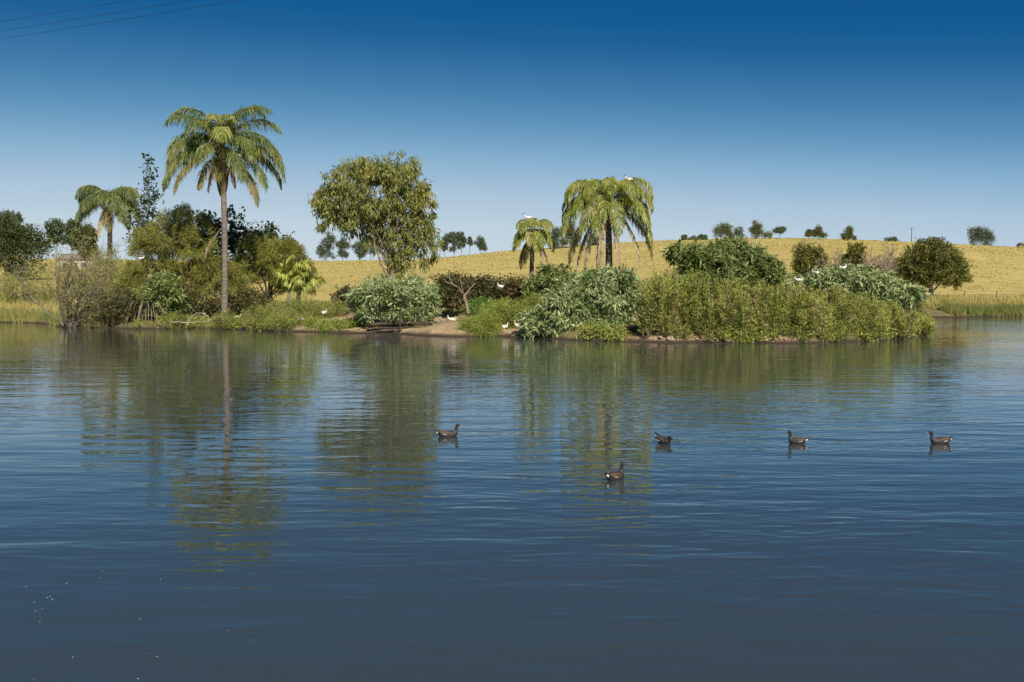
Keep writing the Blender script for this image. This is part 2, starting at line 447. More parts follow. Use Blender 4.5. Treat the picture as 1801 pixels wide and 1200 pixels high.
# ------------------------------------------------------------------ water
def water_material():
    m, nt, out = new_mat('pond_water')
    N, L = nt.nodes.new, nt.links.new
    geo = N('ShaderNodeNewGeometry')
    def math_(op, a, b=None, c=None):
        n = N('ShaderNodeMath'); n.operation = op
        for k, s in enumerate((a, b, c)):
            if s is None: continue
            if isinstance(s, (int, float)): n.inputs[k].default_value = s
            else: L(s, n.inputs[k])
        return n.outputs[0]
    def noise(scale_xyz, rot, detail, rough=0.5, dist=0.0):
        mp = N('ShaderNodeMapping'); mp.inputs['Rotation'].default_value = (0, 0, R(rot)); mp.inputs['Scale'].default_value = scale_xyz
        mp.vector_type = 'TEXTURE' if False else 'POINT'
        L(geo.outputs['Position'], mp.inputs[0])
        n = N('ShaderNodeTexNoise'); n.inputs['Scale'].default_value = 1.0; n.inputs['Detail'].default_value = detail
        n.inputs['Roughness'].default_value = rough; n.inputs['Distortion'].default_value = dist
        L(mp.outputs[0], n.inputs['Vector'])
        return n.outputs[0]
    a = noise((1.0, 3.6, 1), 10, 1.0, 0.45, 0.7)       # long low ripples
    b = noise((3.0, 7.8, 1), -10, 1.0, 0.45, 0.5)       # small ripples
    c = noise((0.42, 1.75, 1), 9, 0.5, 0.4, 0.4)                # slow swell
    mask = noise((0.07, 0.14, 1), 0, 3.0)             # wind patches
    sx = N('ShaderNodeSeparateXYZ'); L(geo.outputs['Position'], sx.inputs[0])
    lee = N('ShaderNodeMapRange'); lee.inputs[1].default_value = -8.0; lee.inputs[2].default_value = 14.0; lee.inputs[3].default_value = 0.7; lee.inputs[4].default_value = 1.3
    L(sx.outputs[0], lee.inputs[0])
    mk = N('ShaderNodeMapRange'); mk.inputs[1].default_value = 0.36; mk.inputs[2].default_value = 0.64
    mk.inputs[3].default_value = 0.55; mk.inputs[4].default_value = 1.9
    L(mask, mk.inputs[0])
    h = math_('MULTIPLY', a, 0.0064)
    h = math_('MULTIPLY_ADD', b, 0.0026, h)
    h = math_('MULTIPLY', math_('MULTIPLY', h, mk.outputs[0]), lee.outputs[0])
    h = math_('MULTIPLY_ADD', c, 0.0120, h)
    # ring ripples spreading from birds and fish
    rings = [(195, 708, 1.6, 0.5), (452, 700, 2.2, 0.6), (700, 702, 1.5, 0.45), (1215, 716, 3.0, 0.8), (1085, 708, 1.6, 0.5), (1330, 690, 2.2, 0.5), (940, 700, 1.2, 0.4), (788, 772, 0.9, 0.5), (1083, 846, 0.8, 0.4), (1168, 782, 0.8, 0.4), (1400, 782, 0.9, 0.5), (1652, 782, 1.0, 0.5)]
    for px, row, rad, st in rings:
        cx, cy = ground_at(px, row)
        v = N('ShaderNodeVectorMath'); v.operation = 'DISTANCE'; v.inputs[1].default_value = (cx, cy, 0)
        L(geo.outputs['Position'], v.inputs[0])
        dist = v.outputs['Value']
        wv = math_('SINE', math_('MULTIPLY', dist, 2 * math.pi / 0.23))
        x = math_('DIVIDE', dist, rad)
        env = math_('EXPONENT', math_('MULTIPLY', math_('MULTIPLY', x, x), -1.0))
        h = math_('MULTIPLY_ADD', math_('MULTIPLY', wv, env), 0.0016 * st, h)
    bp = N('ShaderNodeBump'); bp.inputs['Strength'].default_value = 1.0; bp.inputs['Distance'].default_value = 1.0
    L(h, bp.inputs['Height'])
    bs = N('ShaderNodeBsdfPrincipled')
    bs.inputs['Base Color'].default_value = (0.046, 0.058, 0.054, 1)
    bs.inputs['Roughness'].default_value = 0.015
    bs.inputs['IOR'].default_value = 1.80
    L(bp.outputs[0], bs.inputs['Normal'])
    L(bs.outputs[0], out.inputs[0])
    return m
wm = Mesh()
wm.add([(-260, -30, 0), (260, -30, 0), (260, 98, 0), (-260, 98, 0)], [(0, 1, 2, 3)])
tag(wm.build('water', water_material()), kind='structure')

# ------------------------------------------------------------------ leaf and branch generators
def leaves(mb, C, D, L, W, mat=0, fold=0.0):
    """one diamond leaf per row"""
    n = len(C)
    D = norm(D)
    S = norm(np.cross(D, rng.normal(size=(n, 3))))
    U = np.cross(D, S)
    L = np.broadcast_to(L, (n,))[:, None]; W = np.broadcast_to(W, (n,))[:, None]
    mid = C + D * L * 0.45
    v = np.stack([C, mid + S * W / 2 + U * W * fold, C + D * L - np.array([0, 0, 0.12]) * L, mid - S * W / 2 + U * W * fold], 1)
    f = np.arange(n * 4).reshape(n, 4)
    mb.add(v, f, mat)

def sample_blobs(blobs, Y, n, shell=0.55, lobes=0.25, depth=0.9):
    """points through the union of pixel-measured ellipsoids at depth Y, denser near the outside"""
    out, nrm = [], []
    w = np.array([b[2] * b[3] for b in blobs], float); w /= w.sum()
    for b, k in zip(blobs, w):
        px, row, rx, rz = b[:4]
        dy = b[4] if len(b) > 4 else 0.0
        cnt = max(3, int(round(n * k)))
        c = at(px, row, Y + dy)
        s = (Y + dy) / FPX
        rr = np.array([rx * s, rx * s * depth, rz * s])
        d = norm(rng.normal(size=(cnt, 3)))
        r = shell + (1 - shell) * rng.random(cnt) ** 0.6
        ph = rng.random(6) * 6.28
        lob = 1 + lobes * (np.sin(d[:, 0] * 5 + ph[0]) * np.sin(d[:, 2] * 6 + ph[1]) + 0.6 * np.sin(d[:, 1] * 9 + ph[2]) * np.sin(d[:, 0] * 11 + ph[3]))
        out.append(c + d * rr * (r * lob)[:, None]); nrm.append(d)
    return np.vstack(out), np.vstack(nrm)

def foliage(mb, C, Nn, style, per, size, spread, mat=0, zmin=None):
    """leaf clumps around centres C"""
    n = len(C)
    per_i = np.maximum(1, (per * (0.6 + 0.8 * rng.random(n))).astype(int))
    idx = np.repeat(np.arange(n), per_i)
    k = len(idx)
    size = size * rng.uniform(0.72, 1.3, n)[idx]
    sp = spread * (0.6 + 0.8 * rng.random(n))[idx][:, None]
    if style == 'rosette':
        idx2 = np.repeat(np.arange(k), 7)
        base = C[idx] + np.clip(rng.normal(size=(k, 3)), -1.6, 1.6) * sp * np.array([1, 1, 0.8])
        ax = norm(Nn[idx] * 0.8 + np.array([0, 0, 0.7]) + rng.normal(size=(k, 3)) * 0.35)
        D = norm(ax[idx2] * 0.45 + norm(rng.normal(size=(len(idx2), 3))) * 0.9)
        size = size[idx2]
        P = base[idx2] + D * size[:, None] * 0.08
        Lh = size * (0.7 + 0.6 * rng.random(len(idx2)))
        if zmin is not None:
            P[:, 2] = np.maximum(P[:, 2], zmin + 0.05 * rng.random(len(P)))
        leaves(mb, P, D + np.array([0, 0, -0.25]), Lh, Lh * 0.24, mat, 0.12)
        return
    P = C[idx] + np.clip(rng.normal(size=(k, 3)), -1.6, 1.6) * sp
    if style == 'hang':
        D = norm(rng.normal(size=(k, 3)) * 0.55 + np.array([0, 0, -1.0]) + Nn[idx] * 0.35)
        Lh = size * (0.7 + 0.7 * rng.random(k)); W = Lh * 0.26
    elif style == 'needle':
        D = norm(rng.normal(size=(k, 3)) * 0.45 + Nn[idx] * 0.6 + np.array([0, 0, -0.15]))
        Lh = size * (0.6 + 0.8 * rng.random(k)); W = Lh * 0.075
    elif style == 'needle_up':
        D = norm(rng.normal(size=(k, 3)) * 0.5 + Nn[idx] * 0.5 + np.array([0, 0, 0.9]))
        Lh = size * (0.6 + 0.8 * rng.random(k)); W = Lh * 0.13
    else:
        D = norm(rng.normal(size=(k, 3)) * 0.8 + Nn[idx] * 0.5 + np.array([0, 0, 0.15]))
        Lh = size * (0.7 + 0.6 * rng.random(k)); W = Lh * (0.62 if style == 'round' else 0.42)
    if zmin is not None:
        P[:, 2] = np.maximum(P[:, 2], zmin + 0.05 * rng.random(len(P)))
    leaves(mb, P, D, Lh, W, mat, 0.1)

def bez(a, b, sag, n=7, wob=0.05):
    t = np.linspace(0, 1, n)[:, None]
    L = np.linalg.norm(b - a)
    p = a + (b - a) * t + np.asarray(sag) * (4 * t * (1 - t)) * 0.5
    w = rng.normal(size=(n, 3)) * wob * L * 0.25
    w[0] = 0; w[-1] = 0
    return p + w

def limbs(mb, base, fork, targets, r0, r1=0.012, sides=5, wob=0.1):
    """trunk to fork, then limbs that share sub-forks"""
    trunk = bez(base, fork, (0, 0, 0), 7, wob)
    trunk[0][2] -= 0.15
    mb.tube(trunk, np.linspace(r0, r0 * 0.75, 7), 7)
    T = np.array(targets)
    if len(T) == 0: return
    ngrp = max(2, int(math.sqrt(len(T)) * 1.0))
    cen = T[rng.choice(len(T), ngrp, replace=False)]
    lab = np.argmin(((T[:, None] - cen[None]) ** 2).sum(-1), 1)
    for g in range(ngrp):
        grp = T[lab == g]
        if len(grp) == 0: continue
        m = grp.mean(0)
        sub = fork + (m - fork) * 0.6
        rr = r0 * 0.75 * min(0.8, math.sqrt(len(grp) / len(T)) + 0.15)
        st = fork + (fork - base) * rng.uniform(-0.25, 0.0)
        mb.tube(bez(st, sub, (0, 0, 0.12 * np.linalg.norm(sub - fork)), 7, wob), np.linspace(rr, rr * 0.6, 7), sides)
        for t in grp:
            mb.tube(bez(sub, t, (0, 0, 0.1 * np.linalg.norm(t - sub)), 6, wob), np.linspace(rr * 0.5, r1, 6), 4)

def tree(name, label, cat, base, Y, blobs, style, leafmat, barkmat, clumps, per, size, spread, r0, fork_t=0.35, limbs_n=14, group=None, lobes=0.25, shell=0.5, depth=0.9, stems=1, stem_spread=0.3):
    b = at(base[0], base[1], Y)
    b[2] = gz(b[0], b[1]) if base[1] is not None else b[2]
    root = empty(name, b, label, cat, group)
    C, Nn = sample_blobs(blobs, Y, clumps, shell, lobes, depth)
    zfloor = b[2] + 0.03
    C[:, 2] = np.maximum(C[:, 2], zfloor + 0.1 * rng.random(len(C)))
    loc = C - b
    cr = Mesh()
    foliage(cr, loc, Nn, style, per, size, spread, zmin=0.02)
    cen = loc.mean(0)
    tr = Mesh()
    for s in range(stems):
        off = np.array([rng.normal() * stem_spread * 0.3, rng.normal() * stem_spread * 0.3, 0]) if stems > 1 else np.zeros(3)
        k = max(3, limbs_n // stems)
        sel = loc[rng.choice(len(loc), min(k, len(loc)), replace=False)]
        mid = sel.mean(0) if stems > 1 else cen
        fork = off + (mid - off) * fork_t
        fork[2] = max(fork[2], 0.1)
        limbs(tr, off, fork, [cen * 0.1 + t * 0.9 for t in sel], r0 if stems == 1 else r0 * 0.7)
    tr.build('trunk', barkmat, root, smooth=True)
    cr.build('crown', leafmat, root)
    return root

def weed_shrub(label, px, row_top, row_base, wpx, Y, mat, stems=130, group=None, leaf=0.11, name='weedy_shrub', cat='shrub', lean=0.0, wr=0.2):
    """a bush of many upright leafy stems"""
    if Y is None:
        Y = land_at(px, row_base)[1] + wpx / 2 / FPX * 48 * 0.45
    b = at(px, row_base, Y); top = at(px, row_top, Y)
    b[2] = max(gz(b[0], b[1]), 0.02)
    H = max(top[2] - b[2], 0.3); Rr = wpx / 2 / FPX * Y
    root = empty(name, b, label, cat, group)
    st, fo = Mesh(), Mesh()
    for i in range(stems):
        dead_ = rng.random()
        sl = 1 if dead_ < 0.08 else (2 if dead_ < 0.28 else 0)
        a = rng.random() * 6.283; q_ = math.sqrt(rng.random())
        bx, by = math.cos(a) * q_ * Rr * 0.72, math.sin(a) * q_ * Rr * 0.62
        zb = gz(b[0] + bx, b[1] + by) - b[2]
        h = H * (1.0 - 0.45 * q_ ** 2.2) * rng.uniform(0.62, 1.12)
        tip = np.array([bx + math.cos(a) * Rr * 0.28 * q_ + rng.normal() * 0.1 + lean * h, by + math.sin(a) * Rr * 0.25 * q_ + rng.normal() * 0.1, zb + h])
        p0 = np.array([bx, by, zb - 0.02])
        pts = bez(p0, tip, (math.cos(a) * 0.1, 0, 0.08), 5, 0.12)
        if i % 2 == 0:
            st.tube(pts, np.linspace(0.013, 0.004, 5), 3)
        n = int(40 * h) + 14
        t = rng.uniform(0.12, 1.0, n) ** 0.8
        P = np.stack([np.interp(t, np.linspace(0, 1, 5), pts[:, k]) for k in range(3)], -1) + rng.normal(size=(n, 3)) * 0.075
        P[:, 2] = np.maximum(P[:, 2], zb + 0.02)
        D = rng.normal(size=(n, 3)) * 0.5 + np.array([math.cos(a) * 0.3, math.sin(a) * 0.3, 0.8])
        Lh = leaf * rng.uniform(0.7, 1.5, n)
        leaves(fo, P, D, Lh, Lh * wr, sl, 0.1)
    st.build('stem', M['twig'], root)
    fo.build('foliage', [mat, M['straw'], M['deep_weed']], root)
    return root

# ------------------------------------------------------------------ palms
def frond(mb, az, e0, droop, L, nl=56, ll=0.75, hang=0.75, wid=0.045, rr=0.032, bend=1.25, side=0.0):
    n = 26
    t = np.linspace(0, 1, n)
    el = e0 - droop * t ** bend
    a = az + side * t
    T = np.stack([np.cos(el) * np.cos(a), np.cos(el) * np.sin(a), np.sin(el)], -1)
    P = np.vstack([[0, 0, 0], np.cumsum(T[:-1] * (L / (n - 1)), 0)])
    mb.tube(P, np.linspace(rr, 0.006, n), 4, 1)
    for sgn in (-1, 1):
        s = np.linspace(0.14, 0.995, nl) + rng.normal(size=nl) * 0.004
        s = np.clip(s, 0, 1)
        B = np.stack([np.interp(s, t, P[:, k]) for k in range(3)], -1)
        TT = norm(np.stack([np.interp(s, t, T[:, k]) for k in range(3)], -1))
        SS = norm(np.cross(TT, np.array([math.sin(az) * 0.01, 0.01, 1.0]))) * sgn
        prof = np.sin(np.clip((s - 0.02) * 1.08, 0, 1) ** 0.75 * math.pi) ** 0.55 * 0.85 + 0.15
        Lf = ll * prof * rng.uniform(0.8, 1.15, nl)
        D1 = norm(SS * 0.8 + TT * 0.55 + rng.normal(size=(nl, 3)) * 0.22 + np.array([0, 0, -1]) * hang * 0.35)
        D2 = norm(D1 * 0.55 + TT * 0.15 + np.array([0, 0, -1]) * hang * 1.15 + rng.normal(size=(nl, 3)) * 0.10)
        Wv = norm(np.cross(D1, rng.normal(size=(nl, 3)) * 0.5 + SS * 0.2 + np.array([0.3, -0.8, 0.2]))) * wid / 2
        M1 = B + D1 * (Lf * 0.42)[:, None]; E = M1 + D2 * (Lf * 0.58)[:, None]
        v = np.stack([B - Wv * 0.6, B + Wv * 0.6, M1 + Wv, M1 - Wv, E + Wv * 0.2, E - Wv * 0.2], 1)
        i = np.arange(nl)[:, None] * 6
        mb.add(v, np.concatenate([i + np.array([0, 1, 2, 3]), i + np.array([3, 2, 4, 5])]), 0)

def palm(label, base_px, Y, crown_px, crown_row, fronds, trunk_r, leaf='palm', group=None, shaft=None, dead=(), ll=0.75, base_row=None, lean=None, bend=1.25):
    c = at(crown_px, crown_row, Y)
    b = at(base_px, 540, Y); b[2] = gz(b[0], b[1])
    root = empty('palm_tree', b, label, 'palm tree', group)
    cl = c - b
    tr = Mesh()
    n = 30
    t = np.linspace(0, 1, n)[:, None]
    pts = cl * t + np.array([lean or 0.1, 0, 0]) * np.sin(t * math.pi)
    rad = trunk_r * (1.25 - 0.35 * t[:, 0] ** 0.5) * (1 + 0.05 * np.sin(np.arange(n) * 2.4))
    rad[0] *= 1.25
    pts[0][2] -= 0.15
    tr.tube(pts, rad, 10)
    tr.build('trunk', M['palm_trunk'], root, smooth=True)
    if shaft:
        sh = Mesh()
        hh, rr = shaft
        k = 9
        u = np.linspace(0, 1, k)
        sp = np.stack([np.full(k, cl[0]), np.full(k, cl[1]), cl[2] - hh + u * (hh + 0.5)], -1)
        sh.tube(sp, trunk_r * 0.9 + (rr - trunk_r * 0.9) * np.sin(np.clip(u * 1.15, 0, 1) * math.pi) ** 0.7, 9)
        sh.build('leaf_base', M['crownshaft'], root, smooth=True)
    for i, (az, e0, dr, L, kind) in enumerate(fronds):
        mb = Mesh()
        az_, e_, d_ = R(az), R(e0), R(dr)
        hang = 0.9 if kind != 'd' else 1.4
        frond(mb, az_, e_, d_, L, nl=int(26 * L), bend=(bend if e0 >= 48 else 1.12), ll=ll * (1 if kind in 'gb' else 0.85 if kind == 'o' else 0.55), hang=hang, side=rng.normal() * 0.12)
        mat = {'g': M[leaf], 'b': M['palm_bright'], 'o': M['palm_old'], 'd': M['palm_dead']}[kind]
        rm = M['rachis_dead'] if kind == 'd' else M['rachis']
        f = mb.build('frond', [mat, rm], root)
        f.location = (float(cl[0] + math.cos(az_) * trunk_r * 0.7), float(cl[1] + math.sin(az_) * trunk_r * 0.7), float(cl[2] + (0.25 if e0 > 30 else 0.0 if e0 > -20 else -0.25)))
        if kind == 'd': f['label'] = 'dead tan frond hanging down'
        if kind == 'o': f['label'] = 'yellowing frond'
    return root

M['crownshaft'] = rough_mat('palm_leaf_base', (0.17, 0.15, 0.06), (0.10, 0.085, 0.04), 6, stretch=(1, 1, 0.4), bump=0.6)

# tall palm: right = 0 deg, away = 90, left = 180, toward camera = 270
palm('tallest palm, single straight bare trunk and arching feather fronds, left part of the bank', 394, 62.0, 390, 262,
     [(180, 78, 150, 4.7, 'g'), (188, 64, 128, 4.4, 'g'), (174, 46, 120, 4.3, 'g'), (178, 34, 132, 4.6, 'g'), (168, 24, 118, 4.7, 'g'),
      (20, 86, 150, 4.5, 'g'), (355, 76, 128, 4.6, 'g'), (4, 58, 128, 4.5, 'g'), (350, 46, 140, 4.6, 'g'), (6, 36, 138, 5.1, 'g'), (354, 24, 116, 5.2, 'g'), (12, 10, 100, 4.8, 'g'),
      (205, 10, 108, 4.8, 'g'), (150, 45, 150, 4.6, 'g'), (188, 6, 96, 4.9, 'g'), (215, -14, 72, 4.4, 'o'), (335, -24, 62, 4.6, 'o'), (312, 0, 92, 3.8, 'g'), (345, -5, 84, 4.3, 'g'),
      (285, 48, 150, 3.4, 'b'), (255, 25, 115, 3.2, 'g'), (90, 60, 150, 4.0, 'g'), (110, 30, 120, 4.0, 'g'), (232, 64, 160, 3.6, 'g'), (265, 84, 140, 3.0, 'b'), (300, 86, 140, 3.0, 'b'), (325, 32, 125, 4.0, 'g'), (200, 35, 130, 4.0, 'g'), (60, 40, 120, 4.2, 'g'),
      (262, -45, 45, 2.0, 'o'), (200, -62, 26, 2.6, 'd'), (340, -56, 32, 2.4, 'd'), (235, -30, 58, 3.0, 'o')],
     0.18, group='feather palms on the far bank', shaft=(2.9, 0.40), ll=1.15, bend=1.6)

palm('distant drooping palm behind the twiggy bush at far left', 191, 92.0, 192, 352,
     [(180, 42, 140, 3.4, 'g'), (0, 42, 140, 3.3, 'g'), (200, 62, 160, 3.8, 'g'), (340, 58, 160, 3.6, 'g'), (160, 22, 112, 3.2, 'g'), (20, 20, 112, 3.3, 'g'), (175, 58, 160, 3.9, 'g'), (5, 60, 160, 3.8, 'g'),
      (270, 45, 145, 3.4, 'g'), (240, 30, 120, 3.8, 'g'), (300, 30, 120, 3.9, 'g'), (90, 50, 140, 3.5, 'g'), (60, 40, 130, 3.5, 'g'), (120, 40, 130, 3.5, 'g'), (225, 5, 92, 4.0, 'g'), (315, 0, 88, 3.8, 'g'),
      (210, -10, 78, 4.0, 'g'), (332, -14, 74, 4.0, 'g'), (190, 5, 96, 3.8, 'g'), (350, 5, 96, 3.9, 'g'), (285, -30, 55, 3.5, 'o'), (255, -50, 35, 3.6, 'd'), (0, -40, 45, 3.4, 'd')],
     0.22, group='feather palms on the far bank', ll=1.3)

palm('small palm with a short mop of drooping fronds and an ibis on top', 935, 58.0, 938, 406,
     [(185, 42, 150, 1.15, 'b'), (0, 42, 150, 1.15, 'b'), (215, 60, 165, 1.5, 'b'), (330, 58, 160, 1.6, 'b'), (270, 58, 155, 1.7, 'b'), (245, 40, 130, 1.9, 'b'), (300, 40, 130, 1.9, 'b'), (90, 62, 150, 1.5, 'b'),
      (60, 30, 125, 1.4, 'b'), (130, 40, 135, 1.4, 'b'), (20, 10, 108, 1.5, 'g'), (165, 5, 100, 1.5, 'g'), (200, -10, 80, 1.8, 'b'), (350, -15, 75, 1.8, 'b'), (280, -10, 80, 1.9, 'b'), (190, 20, 122, 1.5, 'b'), (355, 18, 118, 1.5, 'b'), (255, 15, 108, 2.0, 'b'), (290, 8, 100, 2.0, 'b'), (225, 5, 95, 1.9, 'b'), (320, 0, 90, 2.0, 'b'),
      (235, -50, 38, 1.9, 'o'), (310, -50, 38, 2.0, 'd'), (180, -48, 42, 1.9, 'd'), (210, -55, 32, 2.2, 'o'), (345, -50, 40, 2.1, 'd'), (265, -65, 22, 1.8, 'd')],
     0.13, group='feather palms on the far bank', ll=0.62, lean=-0.05)

palm('broad umbrella shaped palm with dead tan fronds hanging beside its trunk', 1068, 56.0, 1068, 350,
     [(180, 40, 138, 3.3, 'b'), (175, 58, 162, 3.2, 'b'), (200, 48, 158, 3.4, 'b'), (0, 46, 140, 3.2, 'b'), (8, 30, 128, 3.2, 'b'), (345, 58, 168, 3.6, 'b'), (330, 40, 145, 3.7, 'b'), (30, 58, 158, 3.3, 'b'),
      (270, 56, 158, 3.2, 'b'), (240, 48, 152, 3.5, 'b'), (298, 48, 152, 3.2, 'b'), (225, 30, 128, 4.0, 'b'), (315, 14, 104, 3.8, 'b'), (90, 54, 148, 3.4, 'b'), (120, 46, 144, 3.5, 'g'), (60, 42, 138, 3.5, 'g'), (150, 26, 122, 3.6, 'g'),
      (262, 24, 122, 3.4, 'b'), (210, 5, 96, 4.2, 'b'), (285, -4, 86, 3.6, 'b'), (350, 8, 108, 3.4, 'b'), (240, 5, 94, 4.1, 'b'), (195, 30, 138, 3.5, 'g'), (5, 14, 116, 3.4, 'g'), (250, 0, 90, 3.9, 'b'), (325, -10, 80, 4.2, 'b'),
      (212, -28, 60, 4.6, 'o'), (252, -50, 38, 4.8, 'd'), (335, -20, 72, 4.4, 'o'), (232, -40, 48, 4.9, 'd'), (300, -62, 26, 3.8, 'd'), (330, -40, 52, 4.4, 'd'), (205, -48, 40, 4.4, 'd'), (245, -62, 26, 4.6, 'd')],
     0.19, group='feather palms on the far bank', shaft=(0.9, 0.30), ll=0.85, leaf='palm', bend=1.3)

# ------------------------------------------------------------------ trees and shrubs on the bank
tree('gum_tree', 'rounded gum tree leaning over on many pale slanting stems behind the silvery shrub', 'tree', (700, 500), 66.0,
     [(660, 335, 78, 55), (600, 345, 42, 45), (720, 350, 42, 55), (640, 390, 50, 40), (590, 385, 26, 22), (738, 410, 30, 60), (700, 430, 34, 50), (572, 350, 22, 26), (563, 395, 7, 8), (690, 300, 50, 26), (640, 298, 45, 22), (765, 435, 10, 22)],
     'hang', M['gum'], M['gum_bark'], 720, 40, 0.27, 0.165, 0.15, 0.18, 84, shell=0.35, stems=6, stem_spread=1.0, lobes=0.15)

tree('slender_tree', 'slender open tree with scattered round dark leaves and a bare spire tip', 'tree', (262, 520), 76.0,
     [(258, 385, 33, 42), (264, 340, 22, 28), (264, 300, 10, 18), (245, 410, 22, 22), (262, 278, 4, 14)], 'round', M['broad_dark'], M['grey_trunk'], 210, 6, 0.24, 0.18, 0.09, 0.5, 40, shell=0.2, lobes=0.1)
# its bare spire
casu = [
    ('large feathery olive tree with a dark forked trunk just left of the tallest palm', (345, 545), 64.0,
     [(300, 425, 52, 38), (262, 450, 34, 34), (345, 430, 34, 40), (368, 478, 34, 36), (302, 396, 30, 22), (235, 500, 34, 34), (322, 378, 20, 14), (250, 425, 20, 20), (300, 480, 40, 26), (405, 500, 22, 26), (335, 505, 30, 18)], 330, 0.20),
    ('feathery olive tree on a crooked trunk between the tallest palm and the fan palm', (472, 535), 65.0,
     [(478, 452, 34, 28), (430, 480, 26, 24), (516, 455, 24, 22), (452, 432, 26, 18), (492, 490, 20, 20), (500, 438, 16, 14), (535, 470, 14, 14)], 190, 0.16),
]
for lab, base, Y, blobs, cl, r0 in casu:
    tree('casuarina_tree', lab, 'tree', base, Y, blobs, 'needle', M['casuarina'], M['dark_bark'], int(cl * 1.25), 90, 0.34, 0.165, r0, 0.35, 34, shell=0.25, stems=3, stem_spread=0.8, lobes=0.2)
tree('broadleaf_tree', 'dark glossy broad-leaved tree directly behind the trunk of the tallest palm', 'tree', (405, 530), 69.0,
     [(350, 400, 26, 24), (385, 410, 30, 28), (425, 420, 28, 26), (370, 440, 40, 30), (435, 455, 35, 28), (395, 480, 40, 28), (325, 385, 16, 16), (408, 385, 14, 16), (462, 470, 20, 24)],
     'round', M['broad_dark'], M['dark_bark'], 260, 24, 0.24, 0.22, 0.16, 0.3, 26, shell=0.35)
tree('broadleaf_tree', 'thin dark broad-leaved tree top rising above the feathery tree right of the tallest palm', 'tree', (472, 525), 70.0,
     [(466, 405, 16, 13), (478, 425, 16, 16), (455, 415, 12, 8), (506, 432, 12, 14)], 'round', M['broad_dark'], M['dark_bark'], 70, 14, 0.24, 0.2, 0.10, 0.6, 16, shell=0.2)
tree('leafy_shrub', 'fresh green leafy shrub low under the large feathery tree', 'shrub', (275, 545), 61.5,
     [(280, 505, 38, 24), (300, 525, 30, 22), (262, 525, 26, 22)], 'rosette', M['mid_green'], M['twig'], 70, 7, 0.34, 0.18, 0.03, 0.3, 14)

# shaded scrub along the bank under the trees
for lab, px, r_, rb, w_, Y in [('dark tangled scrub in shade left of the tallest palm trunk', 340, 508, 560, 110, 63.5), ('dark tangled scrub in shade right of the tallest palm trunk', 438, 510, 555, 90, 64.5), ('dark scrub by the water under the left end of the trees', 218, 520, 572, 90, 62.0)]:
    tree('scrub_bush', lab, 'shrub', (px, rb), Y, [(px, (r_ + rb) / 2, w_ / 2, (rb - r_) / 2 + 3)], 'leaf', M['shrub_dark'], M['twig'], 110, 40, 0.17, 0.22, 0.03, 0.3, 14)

tree('dense_tree', 'dense rounded dark tree with a short pale trunk, alone at the island right end', 'tree', (1636, 530), 98.0,
     [(1640, 450, 48, 26), (1608, 468, 34, 28), (1670, 470, 32, 28), (1640, 480, 52, 22), (1640, 436, 30, 14), (1598, 488, 16, 16), (1688, 490, 14, 20), (1640, 465, 40, 30)],
     'leaf', M['dark_olive'], M['pale_bark'], 480, 60, 0.22, 0.22, 0.30, 0.35, 24, shell=0.45, lobes=0.08)

def silver(lab, base, Y, blobs, cl, mat='silver', per=9, size=0.30, group=None):
    return tree('leafy_shrub', lab, 'shrub', base, Y, blobs, 'rosette', M[mat], M['twig'], cl, per, size, 0.2, 0.035, 0.3, 20, shell=0.55, lobes=0.2, stems=3, group=group)
silver('silvery green mounded shrub overhanging the earth bank beneath the gum tree', (695, 560), 54.8, [(672, 518, 44, 26), (720, 520, 42, 28), (640, 528, 22, 20), (742, 540, 24, 26), (700, 548, 38, 18), (728, 560, 20, 10), (655, 548, 26, 12)], 290)
silver('large silvery leafy shrub at the water edge below the umbrella shaped palm', (1060, 585), 50.5, [(1060, 525, 70, 42), (1010, 545, 45, 38), (1110, 540, 45, 42), (1075, 492, 42, 18), (1050, 570, 80, 22), (1120, 575, 34, 18)], 480)
silver('silver leaved shrub hanging to the water at the left tip of the big thicket', (960, 588), 49.5, [(965, 560, 36, 20), (985, 535, 26, 24), (955, 576, 26, 12), (1000, 572, 24, 16)], 130)
silver('blue green shrub top between the small palm and the umbrella shaped palm', (972, 520), 55.0, [(972, 488, 28, 16), (960, 505, 34, 16), (990, 510, 26, 20)], 90, 'mid_green')
silver('tall dark green long leaved shrub standing above the olive thicket, against the hill', (1275, 540), 60.0, [(1215, 450, 40, 16), (1265, 455, 45, 24), (1320, 460, 40, 22), (1285, 435, 26, 10), (1345, 485, 36, 22), (1230, 475, 44, 20), (1380, 500, 20, 14), (1290, 490, 60, 22)], 330, 'mid_green', size=0.36)
silver('pale green leafy shrub on the right of the island crest with ibises in it', (1500, 545), 56.0, [(1480, 490, 50, 18), (1530, 495, 44, 20), (1430, 495, 36, 15), (1580, 520, 34, 20), (1500, 515, 60, 20)], 300, 'silver')

# dark dull shrubs mid bank
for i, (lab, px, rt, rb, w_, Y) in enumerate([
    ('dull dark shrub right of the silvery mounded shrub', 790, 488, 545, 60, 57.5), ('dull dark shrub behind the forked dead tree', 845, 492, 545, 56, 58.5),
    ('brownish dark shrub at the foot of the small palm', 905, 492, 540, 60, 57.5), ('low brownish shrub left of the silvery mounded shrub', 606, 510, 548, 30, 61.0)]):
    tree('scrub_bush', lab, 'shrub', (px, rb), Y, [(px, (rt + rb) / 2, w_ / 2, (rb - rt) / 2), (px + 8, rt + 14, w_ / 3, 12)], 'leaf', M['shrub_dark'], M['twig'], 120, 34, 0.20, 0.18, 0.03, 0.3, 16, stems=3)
tree('leafy_shrub', 'small bright green bush right of the forked dead tree', 'shrub', (858, 556), 54.5, [(855, 540, 30, 14), (840, 548, 20, 10)], 'leaf', M['bright'], M['twig'], 70, 34, 0.15, 0.16, 0.02, 0.3, 8)
